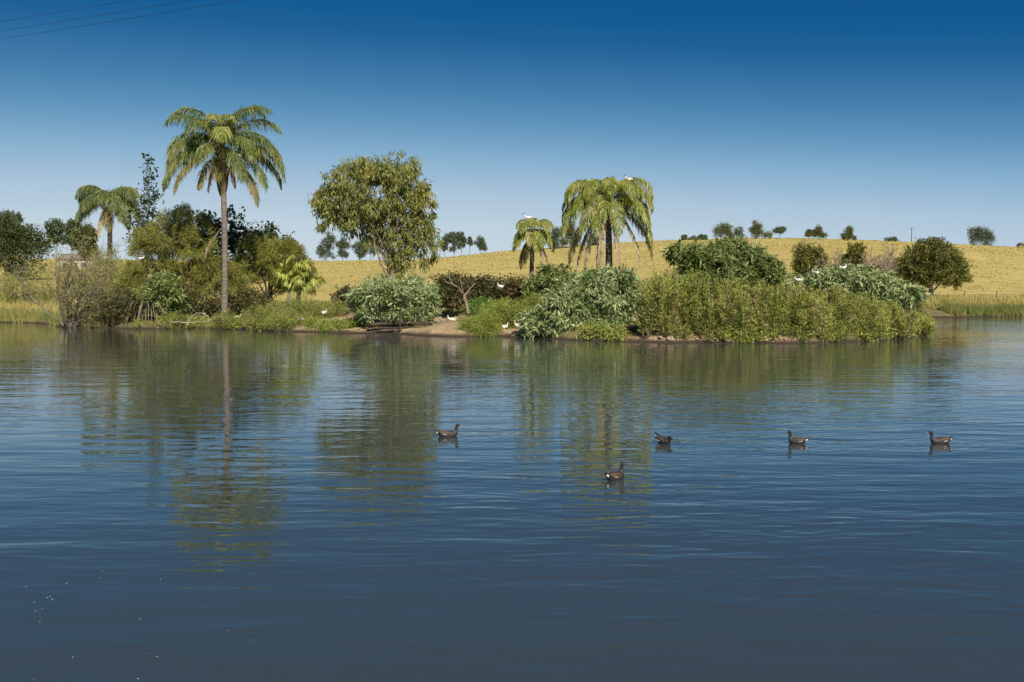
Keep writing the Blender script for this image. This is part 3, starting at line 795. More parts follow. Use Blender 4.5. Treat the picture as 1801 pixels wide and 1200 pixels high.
for lab, px, rt, rb, w_, Y in [('low spreading feathery green bush above the tan bank at centre', 890, 528, 580, 90, 53.0), ('low feathery green bush at the water between the two tan banks', 850, 555, 588, 60, 51.5), ('feathery green bush left of the large silvery shrub', 935, 515, 578, 60, 52.5)]:
    tree('spreading_bush', lab, 'shrub', (px, rb), Y, [(px, (rt + rb) / 2 + 3, w_ / 2, (rb - rt) / 2), (px - w_ * 0.25, (rt + rb) / 2 + 8, w_ / 3, (rb - rt) / 3)], 'needle', M['weed_green'], M['twig'], 120, 60, 0.28, 0.18, 0.03, 0.3, 12)

# olive thicket on the island
G = 'olive shrubs of the island thicket'
for lab, px, rt, rb, w_, Y, mt, st in [
    ('olive bush immediately right of the large silvery shrub', 1165, 487, 592, 90, None, 'weed', 170),
    ('olive bush beneath the left end of the tall dark shrub', 1225, 482, 592, 100, None, 'weed_green', 180),
    ('yellowish bush beneath the middle of the tall dark shrub', 1290, 492, 592, 100, None, 'weed', 180),
    ('olive bush beneath the right end of the tall dark shrub', 1350, 500, 592, 100, None, 'weed_green', 180),
    ('olive bush in front of the gap in the island crest', 1410, 508, 592, 100, None, 'weed', 180),
    ('olive bush under the left of the pale crest shrub', 1465, 510, 592, 90, None, 'weed_green', 170),
    ('brownish green bush under the middle of the pale crest shrub', 1520, 524, 592, 90, None, 'weed', 170),
    ('olive bush under the right of the pale crest shrub', 1570, 534, 592, 80, None, 'weed', 160),
    ('low reddish olive bush ending the island on the right', 1612, 556, 586, 60, None, 'weed', 110),
    ('tall weedy bush behind the thicket left of the tall dark shrub', 1175, 480, 560, 100, 57.0, 'weed', 150),
    ('tall weedy bush on the back of the island near its right end', 1400, 492, 560, 90, 58.0, 'weed', 140),
    ('weedy bush behind the right end of the thicket near the lone dense tree', 1590, 512, 565, 70, 60.0, 'grey_olive', 120),
    ]:
    weed_shrub(lab, px, rt, rb, w_, Y, M[mt], stems=int(st * 1.25), group=G, leaf=0.16)
G2 = 'low weedy bushes by the island waterline'
for lab, px, rt, rb, w_, Y in [('low bright weedy bush by the tan stones right of the silvery shrub', 1188, 566, 598, 50, None), ('low weedy bush at the waterline between patches of tan stones', 1262, 560, 600, 66, None), ('low weedy bush hanging over dark water at mid thicket', 1322, 562, 600, 60, None),
        ('low weedy bush right of the last tan stones', 1400, 562, 600, 70, None), ('low weedy bush third from the right tip of the island', 1460, 560, 600, 70, None), ('low weedy bush second from the right tip of the island', 1520, 560, 597, 66, None), ('low weedy bush nearest the right tip of the island', 1575, 562, 595, 60, 50.5)]:
    weed_shrub(lab, px, rt, rb, w_, Y, M['weed_green'], stems=90, group=G2, leaf=0.12)

# low weeds along the left bank
G3 = 'low weeds along the left bank'
for lab, px, rt, rb, w_, Y in [('low green weeds under the fan palm clump', 525, 522, 560, 80, 60.0), ('low green weeds right of the tallest palm', 465, 532, 568, 80, 58.5), ('weed clump above the water left of the lone standing ibises', 500, 545, 580, 70, 57.0), ('low green weeds left of the silvery mounded shrub', 585, 525, 562, 70, 60.0),
        ('low weed clump at the water below the earth bank', 625, 560, 584, 50, 55.5), ('olive weeds at the foot of the tallest palm', 390, 548, 575, 60, 59.8), ('olive weeds left of the fallen dead branches', 315, 545, 574, 50, 60.5)]:
    weed_shrub(lab, px, rt, rb, w_, Y, M['weed_green'], stems=80, group=G3, leaf=0.12)

# left bank bushes
for lab, px, rt, rb, w_, Y, mt, nst in [('grey green scrubby bush right behind the twiggy bush', 190, 430, 560, 90, 70.0, 'grey_olive', 150), ('soft grey green bush at the left picture edge', 25, 480, 560, 90, 80.0, 'weed', 120), ('low olive bush left of the twiggy bush', 75, 500, 562, 60, 78.0, 'grey_olive', 90), ('olive bush tucked between the twiggy bush and the feathery trees', 222, 470, 568, 56, 64.0, 'weed', 110), ('tall grey bush behind the twiggy bush top', 95, 455, 540, 110, 88.0, 'grey_olive', 60)]:
    weed_shrub(lab, px, rt, rb, w_, Y, M[mt], stems=nst, leaf=0.13)

# bare branching bushes
def twiggy(name, label, cat, px, Y, H, spread, n0, mat, leafmat=None, levels=3, r0=0.07, nleaf=6, seed=1, nb=4, base_z=None, rmin=0.006):
    r = np.random.default_rng(seed)
    b = at(px, 560, Y); b[2] = gz(b[0], b[1]) if base_z is None else base_z
    root = empty(name, b, label, cat)
    br, fo = Mesh(), Mesh()
    tips = []
    def grow(p, d, L, rad, lev):
        n = 5
        pts = [p]
        dd_ = d
        for i in range(n - 1):
            dd_ = norm(dd_ + r.normal(size=3) * 0.16 + np.array([0, 0, 0.05]))
            pts.append(pts[-1] + dd_ * L / (n - 1))
        br.tube(np.array(pts), np.linspace(max(rad, rmin), max(rad * 0.55, rmin), n), 5 if lev == 0 else 3)
        if lev < levels:
            for k in range(nb):
                j = r.integers(1, n)
                nd = norm(dd_ * 0.9 + r.normal(size=3) * 0.55)
                grow(pts[j], nd, L * r.uniform(0.5, 0.75), rad * 0.5, lev + 1)
        if lev >= levels - 1:
            tips.extend(pts[1:])
    for i in range(n0):
        a = r.random() * 6.283 if i > 1 else (0.1 if i else 3.0)
        q_ = r.random() * spread
        d = norm(np.array([math.cos(a) * q_, math.sin(a) * q_, 1.0]))
        grow(np.array([math.cos(a) * 0.12, math.sin(a) * 0.12, -0.1]), d, H * 0.48 * r.uniform(0.8, 1.1), r0 * r.uniform(0.6, 1), 0)
    br.build('branch', mat, root)
    if leafmat:
        T = np.array(tips)
        idx = np.repeat(np.arange(len(T)), nleaf)
        P = T[idx] + rng.normal(size=(len(idx), 3)) * 0.10
        leaves(fo, P, rng.normal(size=(len(idx), 3)) + np.array([0, 0, 0.3]), 0.12 * rng.uniform(0.7, 1.3, len(idx)), 0.04)
        fo.build('foliage', leafmat, root)
    return root
twiggy('twiggy_bush', 'wide grey twiggy bush with many bare stems at the water edge, far left', 'bush', 122, 62.0, 6.6, 1.15, 13, M['twig'], M['grey_olive'], 3, 0.085, 2, seed=4)
twiggy('bare_bush', 'leafless pale brown bush on the slope left of the lone dense tree', 'bush', 1548, 105.0, 5.6, 1.1, 15, M['dead_twig'], None, 4, 0.08, 0, seed=8, rmin=0.02)
twiggy('bare_bush', 'leafless greyish bush between the two olive bushes on the slope', 'bush', 1462, 108.0, 5.4, 1.0, 12, M['dead_twig'], None, 4, 0.08, 0, seed=18, rmin=0.02)
def sticks(name, label, cat, px, Y, paths, mat, part='limb'):
    b = at(px, 560, Y); b[2] = max(gz(b[0], b[1]), 0.0)
    root = empty(name, b, label, cat)
    for pts, r0, r1 in paths:
        mb = Mesh()
        P = np.array([at(p[0], p[1], Y + (p[2] if len(p) > 2 else 0)) for p in pts]) - b
        # resample smoothly
        n = 10
        u = np.linspace(0, len(P) - 1, n)
        Q = np.stack([np.interp(u, np.arange(len(P)), P[:, k]) for k in range(3)], -1) + rng.normal(size=(n, 3)) * 0.012
        mb.tube(Q, np.linspace(r0, r1, n), 6)
        mb.build(part, mat, root, smooth=True)
    return root
sticks('dead_tree', 'pale bare forked dead tree in front of the dark shrubs', 'dead tree', 820, 54.0,
       [([(824, 552), (819, 530), (816, 518)], 0.10, 0.075), ([(816, 519), (808, 508), (796, 500), (790, 486, 0.5)], 0.055, 0.015), ([(816, 519), (812, 505, -0.4), (809, 490, -0.5), (812, 478, -0.5)], 0.045, 0.012), ([(817, 522), (826, 508, 0.3), (838, 498, 0.5)], 0.05, 0.012), ([(796, 500), (786, 498), (780, 490)], 0.03, 0.01)], M['gum_bark'])
root_paths = []
for i in range(26):
    a = random.uniform(-1, 1)
    root_paths.append(([(258 + a * 10, 520 + abs(a) * 4, random.uniform(-.4, .4)), (258 + a * 28, 535 + random.uniform(-6, 8), random.uniform(-.9, .3)), (258 + a * 42, 572 + random.uniform(-6, 3), random.uniform(-1.2, .2))], 0.03, 0.012))
sticks('dead_brush_pile', 'heap of pale dead stalks spilling to the water below the large feathery tree', 'brush pile', 258, 61.5, root_paths, M['dead_twig'], 'stalk')
sticks('fallen_branch', 'fallen pale branches arched over the water edge left of the tallest palm', 'branch', 350, 59.8,
       [([(330, 572), (336, 556), (352, 549), (366, 556), (370, 566)], 0.035, 0.02), ([(300, 566), (330, 568), (368, 566)], 0.04, 0.02), ([(365, 566), (378, 558), (392, 557)], 0.045, 0.02), ([(328, 578), (331, 560), (345, 553)], 0.02, 0.01), ([(350, 566), (362, 553), (356, 547)], 0.025, 0.012)], M['pale_bark'])
sticks('hanging_dead_frond', 'pale dead frond stalk leaning in the tree left of the tallest palm trunk', 'frond', 372, 62.5,
       [([(361, 455), (366, 436), (375, 422), (388, 402)], 0.06, 0.02), ([(362, 442), (370, 425), (384, 408)], 0.04, 0.015)], M['rachis_dead'], 'stalk')
sticks('overhanging_log', 'dark log lying along the undercut bank below the silvery mounded shrub', 'log', 710, 53.75,
       [([(648, 572, .3), (700, 568, .3), (762, 570, .3)], 0.13, 0.08), ([(662, 578, 0), (715, 576, 0), (756, 579, 0)], 0.07, 0.05), ([(655, 583, -.2), (705, 582, -.2), (740, 586, -.2)], 0.06, 0.04), ([(704, 590, -.3), (703, 565, -.3), (706, 548, 0)], 0.05, 0.04)], M['dark_bark'])

# fan palm clump
def fan_clump():
    Y = 63.0
    b = at(525, 545, Y); b[2] = gz(b[0], b[1])
    root = empty('fan_palm', b, 'bright yellow green fan palm clump catching the sun right of the feathery trees', 'palm tree')
    st = Mesh()
    top = at(525, 478, Y) - b
    st.tube(np.linspace([0, 0, -0.1], top, 6), np.linspace(0.16, 0.13, 6), 8)
    st.build('trunk', M['grey_trunk'], root)
    for i in range(70):
        mb = Mesh()
        a = rng.random() * 6.283
        el = rng.uniform(-0.9, 1.1)
        Lp = rng.uniform(0.35, 0.75)
        side = at(525 + rng.uniform(-26, 24), 472 + rng.uniform(-8, 30), Y) - b
        side[1] = rng.normal() * 0.35
        d = np.array([math.cos(a) * math.cos(el), math.sin(a) * math.cos(el), math.sin(el)])
        hub = side + d * Lp
        mb.tube(np.array([side * 0.9 + top * 0.1, side + d * Lp * 0.5 + np.array([0, 0, 0.05]), hub]), 0.014, 4, 1)
        s = norm(np.cross(d, np.array([0, 0, 1.0])))
        for k in range(15):
            g = (k - 7) / 7 * 1.3
            dd_ = norm(d * math.cos(g) + s * math.sin(g) + np.array([0, 0, -0.15 - 0.25 * abs(g)]))
            Lf = 0.80 * (1 - 0.12 * abs(g)) * rng.uniform(0.85, 1.1)
            m1 = hub + dd_ * Lf * 0.5
            e = m1 + norm(dd_ + np.array([0, 0, -1.3])) * Lf * 0.6
            w = norm(np.cross(dd_, np.array([0.1, 0.2, 1.0]))) * 0.042
            mb.add([hub - w * .4, hub + w * .4, m1 + w, m1 - w, e], [(0, 1, 2, 3)])
            mb.add([m1 - w, m1 + w, e], [(0, 1, 2)])
        mb.build('leaf', [M['fan'], M['rachis']], root)
fan_clump()

# bare spire on the slender tree, with a short dead hook
# ------------------------------------------------------------------ trees of the slope and the ridge
GH = 'trees along the hill crest'
def hill_tree(label, px, row, wpx, hpx, Y, mat='hill_leaf', trunk_frac=0.3, name='hill_tree', clumps=60, per=34, group=GH, cat='tree', extra=None, style='leaf', base_row=None, base_px=None, depth=0.9, extra_low=False):
    s = Y / FPX
    blobs = [(px, row, wpx / 2, hpx / 2), (px - wpx * 0.2, row + hpx * 0.15, wpx * 0.3, hpx * 0.32), (px + wpx * 0.22, row + hpx * 0.1, wpx * 0.28, hpx * 0.35)] + (extra or [])
    if extra_low:
        blobs += [(px - wpx * .1, row + hpx * 0.7, wpx * 0.42, hpx * 0.42), (px + wpx * .2, row + hpx * 1.0, wpx * 0.4, hpx * 0.35)]
    if not extra_low and group:
        blobs = [(px + rng.normal() * wpx * .08, row - hpx * .12, wpx * 0.28, hpx * 0.36)] + (extra or [])
        for _ in range(8):
            blobs.append((px + rng.uniform(-.45, .45) * wpx, row + rng.uniform(-.30, .48) * hpx, wpx * rng.uniform(.10, .22), hpx * rng.uniform(.08, .18)))
    size = max(0.28, 2.4 * s) * (1.7 if extra_low else 1.0)
    return tree(name, label, cat, (base_px or px, 500), Y, blobs, style, M[mat], M['grey_trunk'], clumps, per, size, wpx * s * 0.075, max(0.14, wpx * s * 0.028), 0.3, 9, group=group, lobes=0.12, shell=0.2, depth=depth)
hb = 'hill_leaf_haze'
for a in [('pair of upright dark crowns at the left end of the crest row', 575, 432, 26, 40, 400, hb, [(582, 422, 9, 16), (568, 440, 9, 18)]),
          ('narrow conical gum second from the left on the crest row', 603, 433, 24, 34, 400, hb, None),
          ('crest gum glimpsed through the left stems of the rounded gum tree', 632, 438, 28, 30, 400, hb, None),
          ('small crest gum just right of the left stems of the rounded gum tree', 652, 433, 16, 26, 405, hb, None),
          ('tall thin crest gum touching the right edge of the rounded gum tree', 782, 428, 18, 26, 405, hb, None),
          ('feathery crest gum, second right of the rounded gum tree', 799, 424, 24, 30, 405, hb, [(792, 415, 9, 9)]),
          ('feathery crest gum, third right of the rounded gum tree', 812, 420, 16, 26, 405, hb, None),
          ('tiny thin crest gum with an open crown, fourth right of the rounded gum tree', 826, 424, 10, 14, 405, hb, None),
          ('last and separate gum of the row right of the rounded gum tree', 846, 427, 20, 24, 400, hb, None),
          ('grey bushy tree on the crest right of the small palm', 972, 424, 30, 28, 380, hb, [(980, 410, 10, 10)]),
          ('larger grey green tree on the crest left of the umbrella shaped palm', 1004, 410, 32, 40, 380, 'hill_leaf', None),
          ('crest tree seen between the hanging fronds of the umbrella shaped palm', 1040, 425, 26, 26, 385, hb, None),
          ('low round bush at the left end of the right hand crest group', 1205, 418, 14, 8, 400, 'hill_leaf', [(1220, 421, 12, 4)]),
          ('tiny spreading shrub on the crest left of the domed tree', 1236, 417, 14, 7, 400, hb, None),
          ('domed green tree on the crest with a thin dark tree beside it', 1280, 406, 36, 24, 400, 'hill_leaf', [(1262, 408, 6, 10), (1300, 406, 6, 9)]),
          ('pointed green tree on the crest right of the domed tree', 1329, 402, 26, 28, 400, 'hill_leaf', [(1336, 412, 18, 7), (1350, 414, 10, 4)]),
          ('small flat topped open tree on the crest', 1371, 405, 20, 9, 400, hb, None),
          ('small round tree touching the larger one above the olive slope bushes', 1423, 410, 12, 12, 395, 'hill_leaf', None),
          ('rounded crest tree with a bare dark leg above the olive slope bushes', 1441, 406, 20, 18, 395, 'hill_leaf', None),
          ('oval crest tree behind the second olive slope bush', 1495, 410, 22, 26, 380, 'hill_leaf', [(1488, 416, 8, 6)]),
          ('low dark spreading tree on the crest left of the power pole', 1567, 423, 24, 8, 395, hb, None),
          ('large lone tree on the crest near the right edge', 1725, 419, 36, 40, 390, hb, [(1738, 422, 10, 12), (1712, 414, 10, 12)]),
          ('dark bush at the far right edge beside the farm house', 1800, 440, 8, 8, 380, hb, None),
          ]:
    lab, px, row, w_, h_, Y, mt, ex = a
    hill_tree(lab, px, row, w_, h_, Y, mt, extra=ex, clumps=50 + int(w_ * h_ / 9), per=30)
for a in [('dark round tree at the left picture edge', 22, 415, 90, 56, 170, 'hill_dark', [(44, 420, 30, 26), (5, 425, 34, 34), (25, 440, 50, 20), (8, 402, 30, 24), (66, 436, 22, 18)]),
          ('grey twiggy tree crown rising behind the dark round tree at the left edge', 15, 385, 44, 22, 200, hb, None),
          ('grey green tree top behind the twiggy bush, left of the distant palm', 150, 410, 40, 32, 150, 'hill_leaf', None),
          ('thin open tree top left of the grey green one', 98, 398, 30, 22, 190, hb, None),
          ('open topped far tree between the twiggy bush and the distant palm', 127, 400, 18, 26, 190, hb, None),
          ]:
    lab, px, row, w_, h_, Y, mt, ex = a
    hill_tree(lab, px, row, w_, h_, Y, mt, extra=ex, extra_low=True, clumps=130 + (160 if mt == 'hill_dark' else 0), per=44, name='far_tree', group='trees behind the left bank')
hill_tree('first olive bush on the slope, rounded, left of the bare grey bush', 1424, 455, 56, 60, 108, 'dark_olive', name='slope_bush', clumps=170, per=44, group=None, cat='bush')
hill_tree('second olive bush on the slope, narrower, right of the bare grey bush', 1502, 452, 38, 52, 108, 'dark_olive', name='slope_bush', clumps=120, per=44, group=None, cat='bush')
hill_tree('small dark tree crown peeking above the feathery trees beside the fan palm clump', 508, 432, 26, 22, 84, 'hill_leaf', name='far_tree', clumps=60, per=30, group=None)

# ------------------------------------------------------------------ grass
def blades(mb, X, Yv, H, W, n_per, spread, lean=0.35, mat=0):
    n = len(X)
    Z = height(X, Yv)
    idx = np.repeat(np.arange(n), n_per)
    k = len(idx)
    sp = np.broadcast_to(spread, (n,))[idx]
    bx = X[idx] + rng.normal(size=k) * sp; by = Yv[idx] + rng.normal(size=k) * sp
    bz = Z[idx] - 0.03
    Hh = np.broadcast_to(H, (n,))[idx] * rng.uniform(0.6, 1.25, k)
    Ww = np.broadcast_to(W, (n,))[idx] * 0.5
    a = rng.random(k) * 6.283
    tx, ty = rng.normal(size=k) * lean * Hh, rng.normal(size=k) * lean * Hh
    v = np.stack([np.stack([bx - np.cos(a) * Ww, by - np.sin(a) * Ww, bz], -1), np.stack([bx + np.cos(a) * Ww, by + np.sin(a) * Ww, bz], -1), np.stack([bx + tx, by + ty, bz + Hh], -1)], 1)
    mb.add(v, np.arange(k * 3).reshape(k, 3), mat)

# field: tufts thin out with distance
mb = Mesh()
n = 13000
Yf = 88 + (RIDGE_Y + 4 - 88) * rng.random(n) ** 0.85
Xf = (rng.uniform(-0.58, 0.58, n)) * Yf
keep = (lake_sd(Xf, Yf) > 2.0) & (vnoise(Xf, Yf, 6, 3) + 0.5 * vnoise(Xf, Yf, 2.5, 8) > -0.45)
Xf, Yf = Xf[keep], Yf[keep]
blades(mb, Xf, Yf, 0.14 + Yf * 0.0005, 0.08 + Yf * 0.0009, 6, 0.3 + Yf * 0.0024, 0.8)
tag(mb.build('dry_grass', M['dry_grass']), 'golden dry grass tufts over the sloping paddock', 'grass', kind='stuff')

mb = Mesh()
n = 30000
Xg = rng.uniform(-46, 34, n); Yg = rng.uniform(45, 96, n)
d = lake_sd(Xg, Yg)
br_ = np.zeros(n)
for (px, row, r) in [(620, 562, 1.3), (690, 562, 1.6), (795, 572, 1.9), (760, 562, 1.8), (900, 582, 1.2), (1200, 595, 1.0), (1340, 597, 1.0)]:
    cx, cy = land_at(px, row)
    br_ = np.maximum(br_, (np.hypot(Xg - cx, (Yg - cy) * 0.8) < r))
keep = (d > 0.15) & (br_ < 0.5)
Xg, Yg, d = Xg[keep], Yg[keep], d[keep]
blades(mb, Xg, Yg, 0.20 + 0.22 * sstep(d, 0, 3) * rng.random(len(d)), 0.035, 7, 0.14)
tag(mb.build('bank_grass', M['bank_grass']), 'short olive grass and weeds covering the bank and island', 'grass', kind='stuff')

mb = Mesh()
# reeds fringing the far banks at left and right
def fringe(x0, x1, n, h, dmin=-0.2, dmax=2.5):
    xs = rng.uniform(x0, x1, n * 3); ys = rng.uniform(56, 100, n * 3)
    dd_ = lake_sd(xs, ys)
    k = (dd_ > dmin) & (dd_ < dmax) & (ys > 62)
    xs, ys = xs[k][:n], ys[k][:n]
    blades(mb, xs, ys, h, 0.05, 10, 0.16, 0.18)
fringe(37, 62, 9000, 0.62)
fringe(-60, -29, 5000, 0.5)
tag(mb.build('reeds', M['reed']), 'green and straw coloured reeds fringing the far water edges', 'reeds', kind='stuff')
mb = Mesh()
xs = rng.uniform(34, 70, 5000); ys = rng.uniform(86, 104, 5000)
k = lake_sd(xs, ys) > 3
blades(mb, xs[k], ys[k], 0.7, 0.07, 8, 0.2, 0.25)
xs = rng.uniform(-62, -24, 7000); ys = rng.uniform(66, 104, 7000)
k = lake_sd(xs, ys) > 0.8
blades(mb, xs[k], ys[k], 0.5 + 0.4 * rng.random(k.sum()), 0.06, 8, 0.2, 0.25)
tag(mb.build('straw_grass', M['dry_grass']), 'tall straw coloured grass standing behind the reeds', 'grass', kind='stuff')

# overhanging weeds at the island waterline, dark gaps between
mb = Mesh()
seg = SH[9:43]
segd = np.linalg.norm(np.diff(seg, axis=0), axis=1)
cum = np.concatenate([[0], np.cumsum(segd)])
n = 2600
u = rng.random(n) * cum[-1]
ex = np.interp(u, cum, seg[:, 0]); ey = np.interp(u, cum, seg[:, 1])
pxs = ex / ey * FPX + 900
ok = (vnoise(u, u * 0, 1.1, 6) > -0.15) & ~((pxs > 648) & (pxs < 815)) & ~((pxs > 882) & (pxs < 922))
ex, ey = ex[ok], ey[ok]
C = np.stack([ex + rng.normal(size=len(ex)) * 0.1, ey + rng.uniform(-0.15, 0.7, len(ex)), np.zeros(len(ex))], -1)
C[:, 2] = np.maximum(height(C[:, 0], C[:, 1]), 0.02) + rng.uniform(0.05, 0.35, len(ex))
foliage(mb, C, np.tile([0, -0.6, 0.4], (len(C), 1)), 'leaf', 26, 0.13, 0.13, zmin=0.015)
tag(mb.build('waterline_weeds', M['weed_green']), 'trailing green weeds along the water edge of the bank', 'weeds', kind='stuff')

# ------------------------------------------------------------------ stones
def rock_mesh(seed):
    r = np.random.default_rng(seed)
    import bmesh
    bm = bmesh.new()
    bmesh.ops.create_icosphere(bm, subdivisions=2, radius=1.0)
    k = r.normal(size=(5, 3)); ph = r.random(5) * 6
    for v in bm.verts:
        p = np.array(v.co)
        s = 1 + 0.13 * sum(math.sin(float(k[i] @ p) * 1.6 + ph[i]) for i in range(5)) / 1.5
        v.co = Vector((p[0] * s, p[1] * s * 0.8, max(p[2] * s * 0.62, -0.35)))
    me = bpy.data.meshes.new('stone')
    bm.to_mesh(me); bm.free()
    return me
for p_me in (rocks := [rock_mesh(i) for i in range(5)]):
    p_me.materials.append(M['stone'])
rocks_p = [m_.copy() for m_ in rocks]
for m_ in rocks_p:
    m_.materials[0] = M['stone_pale']
def stones(zone, n, label, group, smin, smax, bank, white=0.0):
    for i in range(n):
        px = random.uniform(zone[0], zone[1]); row = random.uniform(zone[2], zone[3])
        x, y = land_at(px, row)
        z = max(gz(x, y), 0.0)
        s = random.uniform(smin, smax)
        o = bpy.data.objects.new('stone', random.choice(rocks_p if random.random() < white else rocks))
        COL.objects.link(o)
        o.location = (x, y, z + s * 0.12); o.scale = (s, s, s * random.uniform(0.7, 1.1)); o.rotation_euler = (random.uniform(-.2, .2), random.uniform(-.2, .2), random.uniform(0, 6.28))
        tag(o, label, 'stone', group)
stones((1150, 1240, 588, 600), 26, 'tan stone at the waterline just right of the large silvery shrub', 'tan stones right of the silvery shrub', 0.05, 0.15, 0.5)
stones((1240, 1400, 592, 601), 34, 'tan stone at the waterline under the middle of the olive thicket', 'tan stones under the olive thicket', 0.05, 0.14, 0.5)
stones((630, 770, 550, 566), 30, 'pale stone scattered on the earth bank under the silvery mounded shrub', 'pale stones under the silvery mounded shrub', 0.06, 0.14, 2.2, 0.7)
stones((765, 815, 556, 566), 26, 'small pale stone on top of the tan bank left of the dead tree', 'pale stones on the tan bank', 0.05, 0.12, 1.6, 0.6)
stones((880, 925, 574, 590), 10, 'tan stone on the small bank below the feathery green bush', 'stones on the small tan bank', 0.06, 0.15, 0.5, 0.3)
stones((500, 640, 568, 583), 12, 'tan stone on the bank below the low weeds', 'stones along the left bank', 0.05, 0.13, 0.6, 0.4)

# ------------------------------------------------------------------ birds
def loft(stations, sides=12):
    """stations: (x, z, ry, rz, mat); returns Mesh with rings square to the spine"""
    S = np.array([s[:4] for s in stations], float)
    # smooth resample
    n = len(S); u = np.arange(n); uu = np.linspace(0, n - 1, (n - 1) * 3 + 1)
    Q = []
    for k in range(4):
        y = S[:, k]
        m_ = np.gradient(y)
        i = np.clip(np.floor(uu).astype(int), 0, n - 2); t = uu - i
        Q.append((2 * t ** 3 - 3 * t ** 2 + 1) * y[i] + (t ** 3 - 2 * t ** 2 + t) * m_[i] + (-2 * t ** 3 + 3 * t ** 2) * y[i + 1] + (t ** 3 - t ** 2) * m_[i + 1])
    Q = np.array(Q).T
    mats = [stations[min(int(a + 0.5), n - 1)][4] for a in uu]
    P = np.stack([Q[:, 0], np.zeros(len(Q)), Q[:, 1]], -1)
    T = norm(np.gradient(P, axis=0))
    Nn = np.stack([-T[:, 2], np.zeros(len(Q)), T[:, 0]], -1)
    ang = np.arange(sides) * 2 * math.pi / sides
    ring = P[:, None] + np.array([0, 1, 0])[None, None] * (np.cos(ang)[None, :, None] * np.maximum(Q[:, 2], 0.001)[:, None, None]) + Nn[:, None] * (np.sin(ang)[None, :, None] * np.maximum(Q[:, 3], 0.001)[:, None, None])
    V = ring.reshape(-1, 3)
    k = len(Q)
    mb = Mesh()
    mb.v.append(V.astype(np.float32)); mb.n = len(V)
    f, mt = [], []
    for i in range(k - 1):
        for j in range(sides):
            j2 = (j + 1) % sides
            f.append((i * sides + j, i * sides + j2, (i + 1) * sides + j2, (i + 1) * sides + j)); mt.append(mats[i])
    mb.f.append(np.array(f)); mb.m.append(np.array(mt, dtype=np.int32))
    return mb

def ellipsoid(mb, c, r, rot_y=0.0, seg=10, rings=6, mat=0):
    v, f = [], []
    for i in range(rings + 1):
        th = math.pi * i / rings
        for j in range(seg):
            ph = 2 * math.pi * j / seg
            p = (math.sin(th) * math.cos(ph) * r[0], math.sin(th) * math.sin(ph) * r[1], math.cos(th) * r[2])
            x = p[0] * math.cos(rot_y) + p[2] * math.sin(rot_y); z = -p[0] * math.sin(rot_y) + p[2] * math.cos(rot_y)
            v.append((c[0] + x, c[1] + p[1], c[2] + z))
    for i in range(rings):
        for j in range(seg):
            f.append((i * seg + j, i * seg + (j + 1) % seg, (i + 1) * seg + (j + 1) % seg, (i + 1) * seg + j))
    mb.add(v, f, mat)

